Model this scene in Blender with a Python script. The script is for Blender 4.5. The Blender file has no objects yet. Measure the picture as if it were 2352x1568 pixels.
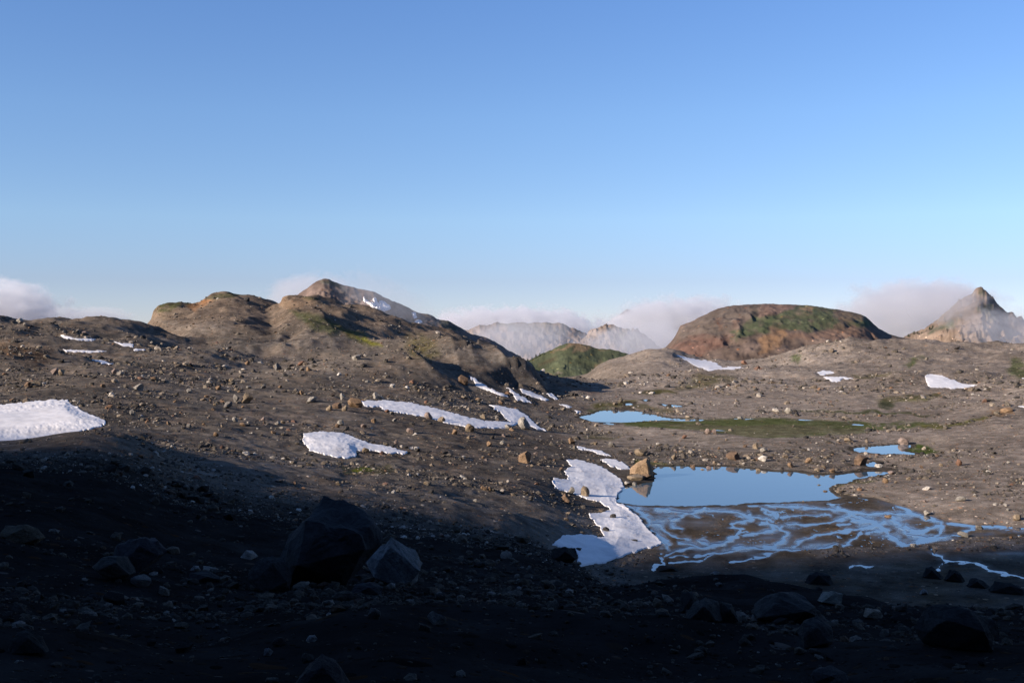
import bpy, math, random
import numpy as np
random.seed(7)
R = math.radians
sc = bpy.context.scene
col = sc.collection

# ------------------------------------------------------------------ camera, sky, sun, exposure
F, CX, CY, HOR = 2522.0, 1176.0, 784.0, 735.0       # lens length and centre in units of a 2352 x 1568 frame
PITCH = math.atan((CY - HOR) / F)
cam_d = bpy.data.cameras.new('camera'); cam = bpy.data.objects.new('camera', cam_d); col.objects.link(cam)
cam.location = (0, 0, 0); cam.rotation_euler = (math.pi / 2 - PITCH, 0, 0)
cam_d.angle = 2 * math.atan(CX / F); cam_d.clip_start = 0.1; cam_d.clip_end = 30000
sc.camera = cam

SUN_EL, SUN_PHI = 18.5, 28.0         # elevation; light travels towards +x turned this much to +y
w = bpy.data.worlds.new('World'); sc.world = w; w.use_nodes = True
nt = w.node_tree
bg = nt.nodes['Background']; sky = nt.nodes.new('ShaderNodeTexSky')
sky.sky_type = 'NISHITA'; sky.sun_disc = False; sky.sun_elevation = R(SUN_EL)
sky.sun_rotation = R(270 - SUN_PHI)
sky.altitude = 1800; sky.air_density = 0.6; sky.dust_density = 0.0; sky.ozone_density = 4.0
bg.inputs['Strength'].default_value = 0.136
tint = nt.nodes.new('ShaderNodeMix'); tint.data_type = 'RGBA'; tint.blend_type = 'MULTIPLY'; tint.inputs[0].default_value = 1
# the clear mountain sky is flatter towards the horizon than the model's: the same ring all the way round
gtc = nt.nodes.new('ShaderNodeTexCoord'); gsx = nt.nodes.new('ShaderNodeSeparateXYZ'); nt.links.new(gtc.outputs['Generated'], gsx.inputs[0])
grp = nt.nodes.new('ShaderNodeValToRGB'); nt.links.new(gsx.outputs[2], grp.inputs[0]); nt.links.new(grp.outputs[0], tint.inputs[7])
for k_, (p_, c_) in enumerate(((0.0, (.57, .44, .42)), (.035, (.67, .495, .44)), (.09, (.94, .755, .605)), (.18, (1.02, .915, .79)), (.31, (.97, .99, .98)), (.6, (1, 1, 1)))):
    e_ = grp.color_ramp.elements[k_] if k_ < 2 else grp.color_ramp.elements.new(p_)
    e_.position = p_; e_.color = (*c_, 1)
nt.links.new(sky.outputs[0], tint.inputs[6]); nt.links.new(tint.outputs[2], bg.inputs[0])
sd_ = bpy.data.lights.new('sun', 'SUN'); sd_.energy = 4.9; sd_.angle = R(0.53); sd_.color = (1.0, 0.84, 0.69)
sun = bpy.data.objects.new('sun', sd_); col.objects.link(sun)
el, ph = R(SUN_EL), R(SUN_PHI)
LD = (math.cos(el) * math.cos(ph), math.cos(el) * math.sin(ph), -math.sin(el))
from mathutils import Vector, Matrix
sun.rotation_euler = Vector(LD).to_track_quat('-Z', 'Y').to_euler()
vs = sc.view_settings
sc.display_settings.display_device = 'sRGB'
vs.view_transform = 'Standard'; vs.look = 'None'; vs.exposure = 0.9; vs.gamma = 1.0; vs.use_curve_mapping = False
sc.render.engine = 'CYCLES'
cy = sc.cycles
cy.use_denoising = True
cy.max_bounces = 5; cy.diffuse_bounces = 2; cy.glossy_bounces = 2; cy.transmission_bounces = 2
cy.transparent_max_bounces = 8; cy.volume_bounces = 2
cy.volume_step_rate = 1.0; cy.volume_max_steps = 96
cy.use_adaptive_sampling = True; cy.adaptive_threshold = 0.02

# ------------------------------------------------------------------ numeric helpers
def vhash(ix, iy, s):
    h = (ix.astype(np.int64) * 374761393 + iy.astype(np.int64) * 668265263 + s * 1442695041) & 0x7fffffff
    h = ((h ^ (h >> 13)) * 1274126177) & 0x7fffffff
    h = (h ^ (h >> 16)) & 0xffffff
    return h / float(0xffffff)
def vnoise(x, y, s=0):
    ix, iy = np.floor(x), np.floor(y); fx, fy = x - ix, y - iy
    fx = fx * fx * fx * (fx * (fx * 6 - 15) + 10); fy = fy * fy * fy * (fy * (fy * 6 - 15) + 10)
    a, b = vhash(ix, iy, s), vhash(ix + 1, iy, s); c, d = vhash(ix, iy + 1, s), vhash(ix + 1, iy + 1, s)
    return (a + (b - a) * fx + (c - a) * fy + (a - b - c + d) * fx * fy) * 2 - 1
def fbm(x, y, o=4, s=0, g=0.5):
    t = 0; a = 1.0
    for k in range(o):
        t = t + a * vnoise(x, y, s + k * 17); x, y = x * 1.93 + y * .31 + 11.3, y * 1.93 - x * .31 + 5.7; a *= g
    return t
def sstep(a, b, x):
    t = np.clip((x - a) / (b - a), 0, 1); return t * t * (3 - 2 * t)
def blur(a, n, ax, sig):
    k = np.exp(-0.5 * (np.arange(-n, n + 1) / sig) ** 2); k /= k.sum()
    p = np.pad(a, [(n, n) if i == ax else (0, 0) for i in (0, 1)], mode='edge')
    out = 0
    for i, w_ in enumerate(k):
        sl = [slice(None)] * 2; sl[ax] = slice(i, i + a.shape[ax]); out = out + w_ * p[tuple(sl)]
    return out
cp, sp_ = math.cos(PITCH), math.sin(PITCH)
def pix(x, y, z):
    """world point -> frame units"""
    d = y * cp - z * sp_; up = y * sp_ + z * cp
    d = np.maximum(d, 1e-3)
    return CX + F * x / d, CY - F * up / d
def ray(u, v):
    """frame units -> azimuth (from +y) and rise per metre of ground distance"""
    dx, dy, dz = (u - CX) / F, cp + (CY - v) / F * sp_, -sp_ + (CY - v) / F * cp
    h = math.hypot(dx, dy); return math.atan2(dx, dy), dz / h
def sdist(px_, py_, poly):
    """signed distance to a closed polygon, negative inside"""
    P = np.array(poly, float); Q = np.roll(P, -1, 0)
    best = np.full(px_.shape, 1e18); ins = np.zeros(px_.shape, bool)
    for (ax, ay), (bx, by) in zip(P, Q):
        ex, ey = bx - ax, by - ay; l2 = ex * ex + ey * ey + 1e-12
        t = np.clip(((px_ - ax) * ex + (py_ - ay) * ey) / l2, 0, 1)
        best = np.minimum(best, (px_ - ax - t * ex) ** 2 + (py_ - ay - t * ey) ** 2)
        c = (ay > py_) != (by > py_)
        if ey != 0: ins ^= c & (px_ < (py_ - ay) * ex / ey + ax)
    d = np.sqrt(best); return np.where(ins, -d, d)
def ldist(px_, py_, line):
    best = np.full(px_.shape, 1e18)
    for (ax, ay), (bx, by) in zip(line[:-1], line[1:]):
        ex, ey = bx - ax, by - ay; l2 = ex * ex + ey * ey + 1e-12
        t = np.clip(((px_ - ax) * ex + (py_ - ay) * ey) / l2, 0, 1)
        best = np.minimum(best, (px_ - ax - t * ex) ** 2 + (py_ - ay - t * ey) ** 2)
    return np.sqrt(best)
# readings taken from enlarged crops of the photograph, turned into frame units
def crop(x0, y0, k): return lambda pts: [(x0 + k * a, y0 + k * b) for a, b in pts]
A1, A2, A3, A4 = crop(0, 605, .2701), crop(605, 605, .2701), crop(1149.4, 605, .2701), crop(1747, 605, .2701)
A7, A8 = crop(1179.7, 907.4, .2893), crop(1747, 907.4, .2893)

def new_obj(name, mesh, mat=None, label=None, cat=None, group=None, kind=None, parent=None):
    o = bpy.data.objects.new(name, mesh); col.objects.link(o)
    if mat is not None and not mesh.materials: mesh.materials.append(mat)
    if label: o['label'] = label
    if cat: o['category'] = cat
    if group: o['group'] = group
    if kind: o['kind'] = kind
    if parent: o.parent = parent
    return o
def mesh_np(name, V, Fc, colr=None, smooth=True):
    """V (n,3), Fc (m,k) all faces with k corners"""
    me = bpy.data.meshes.new(name); n, k = len(Fc), Fc.shape[1]
    me.vertices.add(len(V)); me.vertices.foreach_set('co', V.astype(np.float32).ravel())
    me.loops.add(n * k); me.loops.foreach_set('vertex_index', Fc.astype(np.int32).ravel())
    me.polygons.add(n); me.polygons.foreach_set('loop_start', np.arange(0, n * k, k, dtype=np.int32))
    me.polygons.foreach_set('loop_total', np.full(n, k, np.int32))
    me.polygons.foreach_set('use_smooth', np.full(n, smooth, bool))
    me.update(calc_edges=True)
    if colr is not None:
        a = me.color_attributes.new('Tint', 'FLOAT_COLOR', 'POINT')
        c = np.ones((len(V), 4), np.float32); c[:, :colr.shape[1]] = colr; a.data.foreach_set('color', c.ravel())
    return me
def grid_faces(nr, nc, wrap=False):
    i, j = np.meshgrid(np.arange(nr - 1), np.arange(nc if wrap else nc - 1), indexing='ij')
    j2 = (j + 1) % nc
    return np.stack([i * nc + j, i * nc + j2, (i + 1) * nc + j2, (i + 1) * nc + j], -1).reshape(-1, 4)

# ------------------------------------------------------------------ materials
def mat(name):
    m = bpy.data.materials.new(name); m.use_nodes = True
    t = m.node_tree; b = t.nodes['Principled BSDF']; return m, t, b
def nd(t, ty, **kw):
    n = t.nodes.new(ty)
    for k, v in kw.items():
        if k.startswith('i_'): n.inputs[int(k[2:]) if k[2:].isdigit() else k[2:]].default_value = v
        else: setattr(n, k, v)
    return n
def ramp(t, src, stops):
    r = t.nodes.new('ShaderNodeValToRGB'); t.links.new(src, r.inputs[0]); e = r.color_ramp.elements
    while len(e) < len(stops): e.new(0.5)
    for x, (p, c) in zip(e, stops): x.position = p; x.color = (c, c, c, 1) if isinstance(c, (int, float)) else (*c, 1)
    return r
def mixc(t, mode, f, a, b):
    n = t.nodes.new('ShaderNodeMix'); n.data_type = 'RGBA'; n.blend_type = mode
    for s, v in ((0, f), (6, a), (7, b)):
        if isinstance(v, (int, float)): n.inputs[s].default_value = v
        elif isinstance(v, tuple): n.inputs[s].default_value = (*v, 1)
        else: t.links.new(v, n.inputs[s])
    return n.outputs[2]
def math_(t, op, a, b=None, c=None):
    n = t.nodes.new('ShaderNodeMath'); n.operation = op
    for i, v in enumerate((a, b, c)):
        if v is None: continue
        if isinstance(v, (int, float)): n.inputs[i].default_value = v
        else: t.links.new(v, n.inputs[i])
    return n.outputs[0]

def ground_material(name, scales, speck=0.5, bump=1.0, wet=False, k=.85):
    """gravel and grit: the Tint attribute (the stuff the ground is made of) broken up by noise and pebbles"""
    m, t, b = mat(name); L = t.links
    tc = nd(t, 'ShaderNodeTexCoord'); at = nd(t, 'ShaderNodeAttribute', attribute_name='Tint')
    P = tc.outputs['Object']; colr = at.outputs['Color']
    big = nd(t, 'ShaderNodeTexNoise', i_Scale=scales[0], i_Detail=6.0, i_Roughness=.6); L.new(P, big.inputs['Vector'])
    colr = mixc(t, 'MULTIPLY', 1.0, colr, ramp(t, big.outputs[0], [(.3, 1 - .34 * k), (.7, 1 + .36 * k)]).outputs[0])
    mid = nd(t, 'ShaderNodeTexNoise', i_Scale=scales[1], i_Detail=8.0, i_Roughness=.72); L.new(P, mid.inputs['Vector'])
    colr = mixc(t, 'MULTIPLY', 1.0, colr, ramp(t, mid.outputs[0], [(.32, 1 - .55 * k), (.5, 1 - .05 * k), (.72, 1 + .75 * k)]).outputs[0])
    h = math_(t, 'MULTIPLY', mid.outputs[0], 1.0)
    for k, sc_ in enumerate(scales[2:]):
        vo = nd(t, 'ShaderNodeTexVoronoi', i_Scale=sc_, i_Randomness=1.0); L.new(P, vo.inputs['Vector'])
        sep = nd(t, 'ShaderNodeSeparateColor'); L.new(vo.outputs['Color'], sep.inputs[0])
        # only some cells carry a stone; stones differ in size and colour
        rad = math_(t, 'MULTIPLY', ramp(t, sep.outputs[0], [(1 - speck, 0.0), (1.0, .5)]).outputs[0], 1.0)
        stone = math_(t, 'GREATER_THAN', rad, vo.outputs['Distance'])
        tone = ramp(t, sep.outputs[1], [(0, (.035, .033, .032)), (.4, (.10, .088, .075)), (.7, (.20, .155, .115)), (.88, (.24, .12, .06)), (.95, (.42, .38, .34)), (1, (.5, .47, .44))])
        sv = nd(t, 'ShaderNodeVectorMath', operation='SCALE'); L.new(at.outputs['Vector'], sv.inputs[0]); sv.inputs['Scale'].default_value = 8.5
        colr = mixc(t, 'MIX', math_(t, 'MULTIPLY', stone, .85), colr, mixc(t, 'MULTIPLY', 1.0, tone.outputs[0], sv.outputs[0]))
        dome = math_(t, 'MULTIPLY', math_(t, 'SUBTRACT', rad, vo.outputs['Distance']), stone)
        h = math_(t, 'ADD', h, math_(t, 'MULTIPLY', dome, 1.2))
    L.new(colr, b.inputs['Base Color'])
    bp = nd(t, 'ShaderNodeBump', i_Strength=.8); bp.inputs['Distance'].default_value = bump; L.new(h, bp.inputs['Height']); L.new(bp.outputs[0], b.inputs['Normal'])
    if wet:    # alpha of Tint carries how wet the silt is
        wn = nd(t, 'ShaderNodeTexNoise', i_Scale=.5, i_Detail=5.0); L.new(P, wn.inputs['Vector'])
        wm = math_(t, 'MULTIPLY', math_(t, 'SUBTRACT', 1.0, at.outputs['Alpha']), 1.0)
        wr = math_(t, 'MULTIPLY', wm, ramp(t, wn.outputs[0], [(.35, .7), (.55, 1.0)]).outputs[0])
        L.new(ramp(t, wr, [(0, .95), (.5, .3), (1, .1)]).outputs[0], b.inputs['Roughness'])
        L.new(math_(t, 'MULTIPLY', wr, .9), b.inputs['Specular IOR Level'])
        L.new(math_(t, 'MULTIPLY_ADD', wm, -.78, .8), bp.inputs['Strength'])
    else:
        b.inputs['Roughness'].default_value = .95; b.inputs['Specular IOR Level'].default_value = .12
    return m
M_ground = ground_material('moraine_gravel', (.035, .55, 2.3, 6.5, 17.0), .38, .20, wet=True)
M_mount = ground_material('mountain_scree', (.012, .07, .35), .16, 1.2, k=.55)

def rock_material(name, use_attr):
    m, t, b = mat(name); L = t.links
    tc = nd(t, 'ShaderNodeTexCoord'); P = tc.outputs['Object']
    if use_attr: c = nd(t, 'ShaderNodeAttribute', attribute_name='Tint').outputs['Color']; s = 3.0
    else: c = nd(t, 'ShaderNodeObjectInfo').outputs['Color']; s = 1.3
    n = nd(t, 'ShaderNodeTexNoise', i_Scale=s, i_Detail=7.0, i_Roughness=.65); L.new(P, n.inputs['Vector'])
    c = mixc(t, 'MULTIPLY', 1.0, c, ramp(t, n.outputs[0], [(.3, .55), (.5, 1.0), (.72, 1.45)]).outputs[0])
    n2 = nd(t, 'ShaderNodeTexNoise', i_Scale=s * 7, i_Detail=5.0, i_Roughness=.7); L.new(P, n2.inputs['Vector'])
    c = mixc(t, 'MULTIPLY', .8, c, ramp(t, n2.outputs[0], [(.35, .6), (.65, 1.3)]).outputs[0])
    L.new(c, b.inputs['Base Color']); b.inputs['Roughness'].default_value = .9; b.inputs['Specular IOR Level'].default_value = .15
    bp = nd(t, 'ShaderNodeBump', i_Strength=1.0); bp.inputs['Distance'].default_value = .2
    L.new(math_(t, 'ADD', n.outputs[0], math_(t, 'MULTIPLY', n2.outputs[0], .35)), bp.inputs['Height']); L.new(bp.outputs[0], b.inputs['Normal'])
    return m
M_rock = rock_material('boulder_rock', False)
M_stone = rock_material('loose_stone', True)

M_snow, t, b = mat('old_snow')
nd4 = nd(t, 'ShaderNodeTexNoise', i_Scale=.22, i_Detail=9.0, i_Roughness=.68, i_Distortion=.8)
tc = nd(t, 'ShaderNodeTexCoord')
n = nd(t, 'ShaderNodeTexNoise', i_Scale=.5, i_Detail=6.0, i_Roughness=.6); t.links.new(tc.outputs['Object'], n.inputs['Vector'])
n2 = nd(t, 'ShaderNodeTexVoronoi', i_Scale=5.5, feature='SMOOTH_F1'); t.links.new(tc.outputs['Object'], n2.inputs['Vector'])
n3 = nd(t, 'ShaderNodeTexNoise', i_Scale=14.0, i_Detail=4.0, i_Roughness=.7); t.links.new(tc.outputs['Object'], n3.inputs['Vector'])
c = ramp(t, n.outputs[0], [(.3, (.60, .60, .615)), (.6, (.77, .77, .785))]).outputs[0]
c = mixc(t, 'MULTIPLY', 1.0, c, ramp(t, n3.outputs[0], [(.3, (.78, .76, .74)), (.45, (1, 1, 1))]).outputs[0])
t.links.new(tc.outputs['Object'], nd4.inputs['Vector']); c = mixc(t, 'MIX', ramp(t, nd4.outputs[0], [(.55, 0), (.72, .38)]).outputs[0], c, (.34, .30, .26))
t.links.new(c, b.inputs['Base Color']); b.inputs['Roughness'].default_value = .75; b.inputs['Specular IOR Level'].default_value = .2
bp = nd(t, 'ShaderNodeBump', i_Strength=.2); bp.inputs['Distance'].default_value = .015; t.links.new(n2.outputs[0], bp.inputs['Height']); t.links.new(bp.outputs[0], b.inputs['Normal'])

def water_material(name, ripple, base, ior=1.6):
    m, t, b = mat(name)
    b.inputs['Base Color'].default_value = (*base, 1); b.inputs['Roughness'].default_value = .03; b.inputs['IOR'].default_value = ior
    tc = nd(t, 'ShaderNodeTexCoord'); n = nd(t, 'ShaderNodeTexNoise', i_Scale=.9, i_Detail=4.0); t.links.new(tc.outputs['Object'], n.inputs['Vector'])
    bp = nd(t, 'ShaderNodeBump', i_Strength=ripple); bp.inputs['Distance'].default_value = .02; t.links.new(n.outputs[0], bp.inputs['Height']); t.links.new(bp.outputs[0], b.inputs['Normal'])
    return m
M_pond = water_material('still_water', .12, (.06, .10, .14))
M_marsh = water_material('marsh_water', 1.2, (.06, .075, .09))
M_stream = water_material('running_water', .5, (.06, .09, .13), 2.0)

# ------------------------------------------------------------------ the lie of the land
# polar sheet round the viewer: azimuth (dense where one looks) by distance
th_view = np.arctan(np.linspace(-1400, 1400, 880) / F)
th_side = np.linspace(th_view[-1], 2 * math.pi + th_view[0], 110)[1:-1]
TH = np.concatenate([th_view, th_side]); NV, NC = len(th_view), len(TH)
RR = np.concatenate([np.geomspace(1.2, 40, 150)[:-1], np.linspace(40, 72, 60)[:-1], np.linspace(72, 155, 260)[:-1],
                     np.geomspace(155, 620, 250)[:-1], np.geomspace(620, 9000, 40)])
NR = len(RR)
cols = {
 -300: [(5,-1.9),(15,-3.5),(30,-5.4),(60,-7.0),(92,-9.0),(98,-9.4),(106,-12.9),(125,-12.4),(150,-11.0),(180,-10),(220,-8.6),(248,-4.6),(285,-8),(330,-4),(420,-6),(600,-30)],
 0:    [(5,-1.9),(15,-3.6),(30,-5.6),(60,-7.6),(92,-9.5),(98,-9.9),(106,-13.2),(125,-12.7),(150,-11.3),(180,-10.5),(220,-9),(250,-5.2),(285,-8.2),(320,-4.6),(420,-6),(600,-30)],
 235:  [(5,-1.9),(15,-3.9),(30,-6.2),(60,-8.2),(92,-8.6),(97,-8.8),(108,-11.8),(135,-11.7),(160,-10.5),(200,-9.3),(235,-7.6),(270,-8.6),(310,-6.2),(420,-7),(600,-30)],
 450:  [(5,-1.9),(15,-4),(30,-6.8),(60,-10.2),(90,-12),(120,-12.8),(150,-12.6),(190,-11.5),(240,-10),(300,-8),(360,-5),(430,-6),(600,-30)],
 700:  [(5,-1.9),(15,-4),(30,-7),(60,-11),(80,-13),(100,-14.1),(125,-14.6),(150,-14),(180,-12.8),(240,-11),(300,-9.5),(360,-7),(430,-7),(600,-30)],
 950:  [(5,-1.9),(15,-4),(30,-7.2),(60,-12),(80,-14.4),(100,-15.5),(130,-16.1),(160,-15.4),(190,-13.8),(240,-12),(300,-10),(360,-8),(430,-10),(600,-30)],
 1150: [(5,-1.9),(15,-4.1),(30,-7.3),(60,-12.7),(80,-15.4),(100,-16.8),(130,-17.4),(160,-16.9),(190,-16.2),(240,-14.5),(300,-14),(360,-14),(430,-20),(600,-40)],
 1300: [(5,-1.9),(15,-4.2),(30,-7.6),(55,-12.6),(80,-16.5),(100,-17.9),(120,-18.5),(140,-18.8),(165,-19),(200,-18.9),(250,-17.5),(310,-17),(400,-24),(600,-50)],
 1420: [(5,-1.9),(15,-4.3),(30,-7.8),(52,-12.6),(70,-17.6),(86,-19.6),(100,-19.8),(120,-19.8),(150,-19.7),(180,-19.4),(200,-19.25),(225,-18.9),(260,-18.2),(330,-17),(420,-22),(600,-50)],
 1600: [(5,-1.9),(15,-4.3),(30,-7.8),(53,-12.1),(66,-18),(78,-19.9),(150,-19.7),(180,-19.35),(200,-19.2),(225,-18.8),(260,-18.2),(330,-16.8),(420,-18),(600,-40)],
 1900: [(5,-1.9),(15,-4.3),(30,-7.8),(53,-12.2),(66,-18),(78,-19.9),(145,-19.7),(180,-19.2),(215,-18.9),(260,-18.0),(330,-16.5),(420,-16),(600,-40)],
 2150: [(5,-1.9),(15,-4.2),(30,-7.5),(50,-11.9),(62,-17.5),(75,-19.9),(105,-19.6),(120,-19.2),(150,-19.1),(180,-18.7),(215,-18.3),(260,-17.2),(330,-15.5),(420,-15),(600,-40)],
 2352: [(5,-1.9),(15,-4.1),(30,-7.3),(50,-12.1),(62,-17.5),(76,-19.9),(100,-19.7),(112,-19.2),(150,-18.4),(180,-17.6),(215,-16.8),(260,-16),(330,-14.5),(420,-14),(600,-40)],
 2650: [(5,-1.9),(15,-4.0),(30,-7.0),(50,-12),(62,-17.3),(76,-19.7),(100,-19.6),(115,-18.6),(150,-17.6),(180,-16.8),(215,-16),(260,-15),(330,-13),(420,-12),(600,-40)],
}
us = sorted(cols); lr = np.log(RR)
prof = []
for u in us:
    c_ = [(1.2, -1.7)] + cols[u] + [(1000, -70), (2500, -160), (9000, -260)]
    prof.append(np.interp(lr, np.log([a for a, b_ in c_]), [b_ for a, b_ in c_]))
prof = np.array(prof)                                        # (nu, NR)
thc = np.arctan((np.array(us) - CX) / F)
TH2 = np.where(TH > math.pi, TH - 2 * math.pi, TH)
thq = np.clip(TH2, thc[0], thc[-1])
idx = np.clip(np.searchsorted(thc, thq) - 1, 0, len(us) - 2)
f_ = (thq - thc[idx]) / (thc[idx + 1] - thc[idx]); f_ = f_ * .5 + .5 * f_ * f_ * (3 - 2 * f_)
Z = (prof[idx].T * (1 - f_) + prof[idx + 1].T * f_)           # (NR, NC)
Z[:, :NV] = blur(Z[:, :NV], 40, 1, 16); Z = blur(Z, 5, 0, 1.6)
TT, RRg = np.meshgrid(TH2, RR)
X, Y = np.sin(TT) * RRg, np.cos(TT) * RRg
UU = CX + F * np.tan(np.clip(TT, -1.2, 1.2))

def crest_fn(pts, D):
    """crest traced as outline: azimuth -> height at distance D"""
    q = [ray(u, v) for u, v in pts]
    return np.array([a for a, s in q]), np.array([s for a, s in q]) * D
def hill(pts, D, Wf, Wb, base, pf=1.0, pb=1.3, TT_=None, RR_=None, jit=0, seed=3, spread=130.):
    """ridge with the traced crest; its form softens down the slopes, so that spurs fade out instead of running on"""
    T_, R_ = (TT if TT_ is None else TT_), (RRg if RR_ is None else RR_)
    a, zc = crest_fn(pts, D)
    fa = np.linspace(a[0] - .35, a[-1] + .35, 1500); da = fa[1] - fa[0]
    h0 = np.interp(fa, a, zc, left=base, right=base)
    lev = [0., .08, .25, .6, 1.0]; tab = []
    for l in lev:
        sg = l * spread / F / da
        if sg < .5: tab.append(h0); continue
        n = int(sg * 3) + 1; k = np.exp(-.5 * (np.arange(-n, n + 1) / sg) ** 2); k /= k.sum()
        tab.append(np.convolve(np.pad(h0, n, mode='edge'), k, mode='valid'))
    tab = np.array(tab)
    dd = (R_ - D + (jit * fbm(T_ * F / 240, R_ / 90, 3, seed) if jit else 0))
    tf = np.clip(-dd / Wf, 0, 3); tb = np.clip(dd / Wb, 0, 3)
    tl = np.clip(np.maximum(tf, tb), 0, 1)
    wrp = tl * 40 / F * fbm(R_ / (Wf * .35), T_ * F / 160, 3, seed + 50)
    ji = np.clip((T_ + wrp - fa[0]) / da, 0, len(fa) - 1.001); j0 = ji.astype(int); fj = ji - j0
    li = np.clip(np.interp(tl, lev, np.arange(len(lev))), 0, len(lev) - 1.001); l0 = li.astype(int); fl = li - l0
    H = (tab[l0, j0] * (1 - fj) + tab[l0, j0 + 1] * fj) * (1 - fl) + (tab[l0 + 1, j0] * (1 - fj) + tab[l0 + 1, j0 + 1] * fj) * fl
    s = np.where(dd < 0, 1 - tf ** pf, 1 - tb ** pb)
    hb = H - base
    return base + np.where(s > 0, hb * s, np.maximum(hb, 40) * s) - 30 * sstep(2.5, 0, hb)
def smax(a, b, k):
    h = np.clip(.5 + .5 * (a - b) / k, 0, 1); return b + (a - b) * h + k * h * (1 - h)
L0 = [(-420,728),(-200,726),(0,722),(60,722),(110,719),(200,721),(260,725),(300,729),(332,737),(380,757),(430,775),(500,800)]
L1 = [(300,790),(335,752),(346,738),(349,722),(352,708),(362,700),(380,696),(415,693),(440,696),(456,696),(468,688),(485,677),(505,674),(520,671),(545,673),(570,675),(592,682),(615,692),(640,701),(690,725),(740,745),(800,775)]
L2 = [(540,760),(600,722),(630,702),(644,700),(648,686),(660,681),(680,679),(720,676),(760,683),(800,691),(830,701),(850,706),(900,723),(950,740),(1000,748),(1045,758),(1075,771),(1100,783),(1130,800),(1170,820),(1200,838),(1230,850),(1250,866),(1290,886)]
R1 = [(1250,905),(1310,888),(1345,862),(1375,838),(1400,826),(1450,814),(1490,803),(1525,798),(1550,806),(1600,822),(1680,830),(1760,822),(1830,802),(1870,790),(1910,784),(1960,780),(2050,779),(2120,782),(2200,784),(2280,788),(2352,787),(2500,784),(2700,786)]
Z = smax(Z, hill(L0, 355, 95, 90, -10, 1.0, 1.2, jit=1.5), 1.2)
Z = smax(Z, hill(L1, 500, 230, 90, -13, .95, 1.2, jit=4), 1.5)
Z = smax(Z, hill(L2, 455, 300, 90, -30, .95, 1.2, jit=4), 1.5)
Z = smax(Z, hill(R1, 490, 260, 120, -32, 1.0, 1.2, jit=4, spread=260.), 1.2)
# hillside behind and beside the viewer
wb = np.where(TT < 0, sstep(R(128), R(160), -TT), sstep(R(75), R(125), TT))
Z = Z * (1 - wb) + wb * (-1.7 + .62 * np.minimum(RRg, 900) ** .97)
Z += np.where(TT < 0, sstep(R(138), R(165), -TT), sstep(R(120), R(150), TT)) * sstep(8, 60, RRg) * .75 * np.minimum(RRg, 900)      # unseen steep wall added at the viewer's back to block skylight
# roughness of the moraine: mounds, hummocks, rills
inv = 1 - wb
near = sstep(2, 12, RRg)
flat0 = np.clip((Z + 18.7) / 2.2, 0.0, 1)                       # the basin floor stays level
amp = near * (.15 + .85 * flat0) * inv
far_ = sstep(150, 420, RRg)
cal = 1 - .6 * sstep(325, 360, RRg)
Z += amp * cal * (1.1 * far_ + .35) * fbm(X / 38, Y / 38, 3, 5) * .9
Z += amp * (.45 + .5 * far_) * fbm(X / 9, Y / 9, 4, 21) * .55
upl = sstep(170, 260, RRg) * sstep(1350, 1150, UU) * inv * sstep(460, 400, RRg)
hm_ = fbm(X / 34 + 7, Y / 50, 3, 55); Z += upl * (1.5 * hm_ + 1.6 * np.maximum(hm_, 0) ** 2)
rid = 1 - np.abs(fbm(X / 22 + .3 * fbm(X / 30, Y / 30, 2, 60), Y / 22, 3, 33))
Z += amp * far_ * (rid - .6) * 2.0 * sstep(-16, -8, Z)
Z += amp * sstep(120, 260, RRg) * fbm(X / 4.2, Y / 4.2, 3, 35) * .28
Z += near * inv * (1 - .85 * (1 - flat0)) * fbm(X / 2.1, Y / 2.1, 3, 41) * .13 * sstep(500, 60, RRg)
Z += near * sstep(40, 8, RRg) * fbm(X / .5, Y / .5, 2, 47) * .035

def find(u, v, zf=None, r0=5.0, pick='first'):
    """where the line of sight through (u, v) first meets the ground"""
    th, q = ray(u, v)
    j = np.interp(th, TH[:NV], np.arange(NV)); j0 = int(min(max(j, 0), NV - 2)); fj = j - j0
    z = Z[:, j0] * (1 - fj) + Z[:, j0 + 1] * fj
    s = z / RR - q
    k = np.nonzero((s[1:] >= 0) & (RR[1:] > r0))[0]
    if not len(k): i = NR - 2; f = 0
    else:
        i = int(k[0]); d = s[i + 1] - s[i]; f = min(max(-s[i] / d if d else 0, 0), 1)
    r = RR[i] + f * (RR[i + 1] - RR[i]); return math.sin(th) * r, math.cos(th) * r, r * q, r
def height(x, y):
    th = np.arctan2(x, y); r = np.hypot(x, y)
    j = np.clip(np.interp(th, TH[:NV], np.arange(NV)), 0, NV - 1.001); i = np.clip(np.interp(r, RR, np.arange(NR)), 0, NR - 1.001)
    j0 = j.astype(int); i0 = i.astype(int); fj, fi = j - j0, i - i0
    return (Z[i0, j0] * (1 - fj) + Z[i0, j0 + 1] * fj) * (1 - fi) + (Z[i0 + 1, j0] * (1 - fj) + Z[i0 + 1, j0 + 1] * fj) * fi

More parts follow.
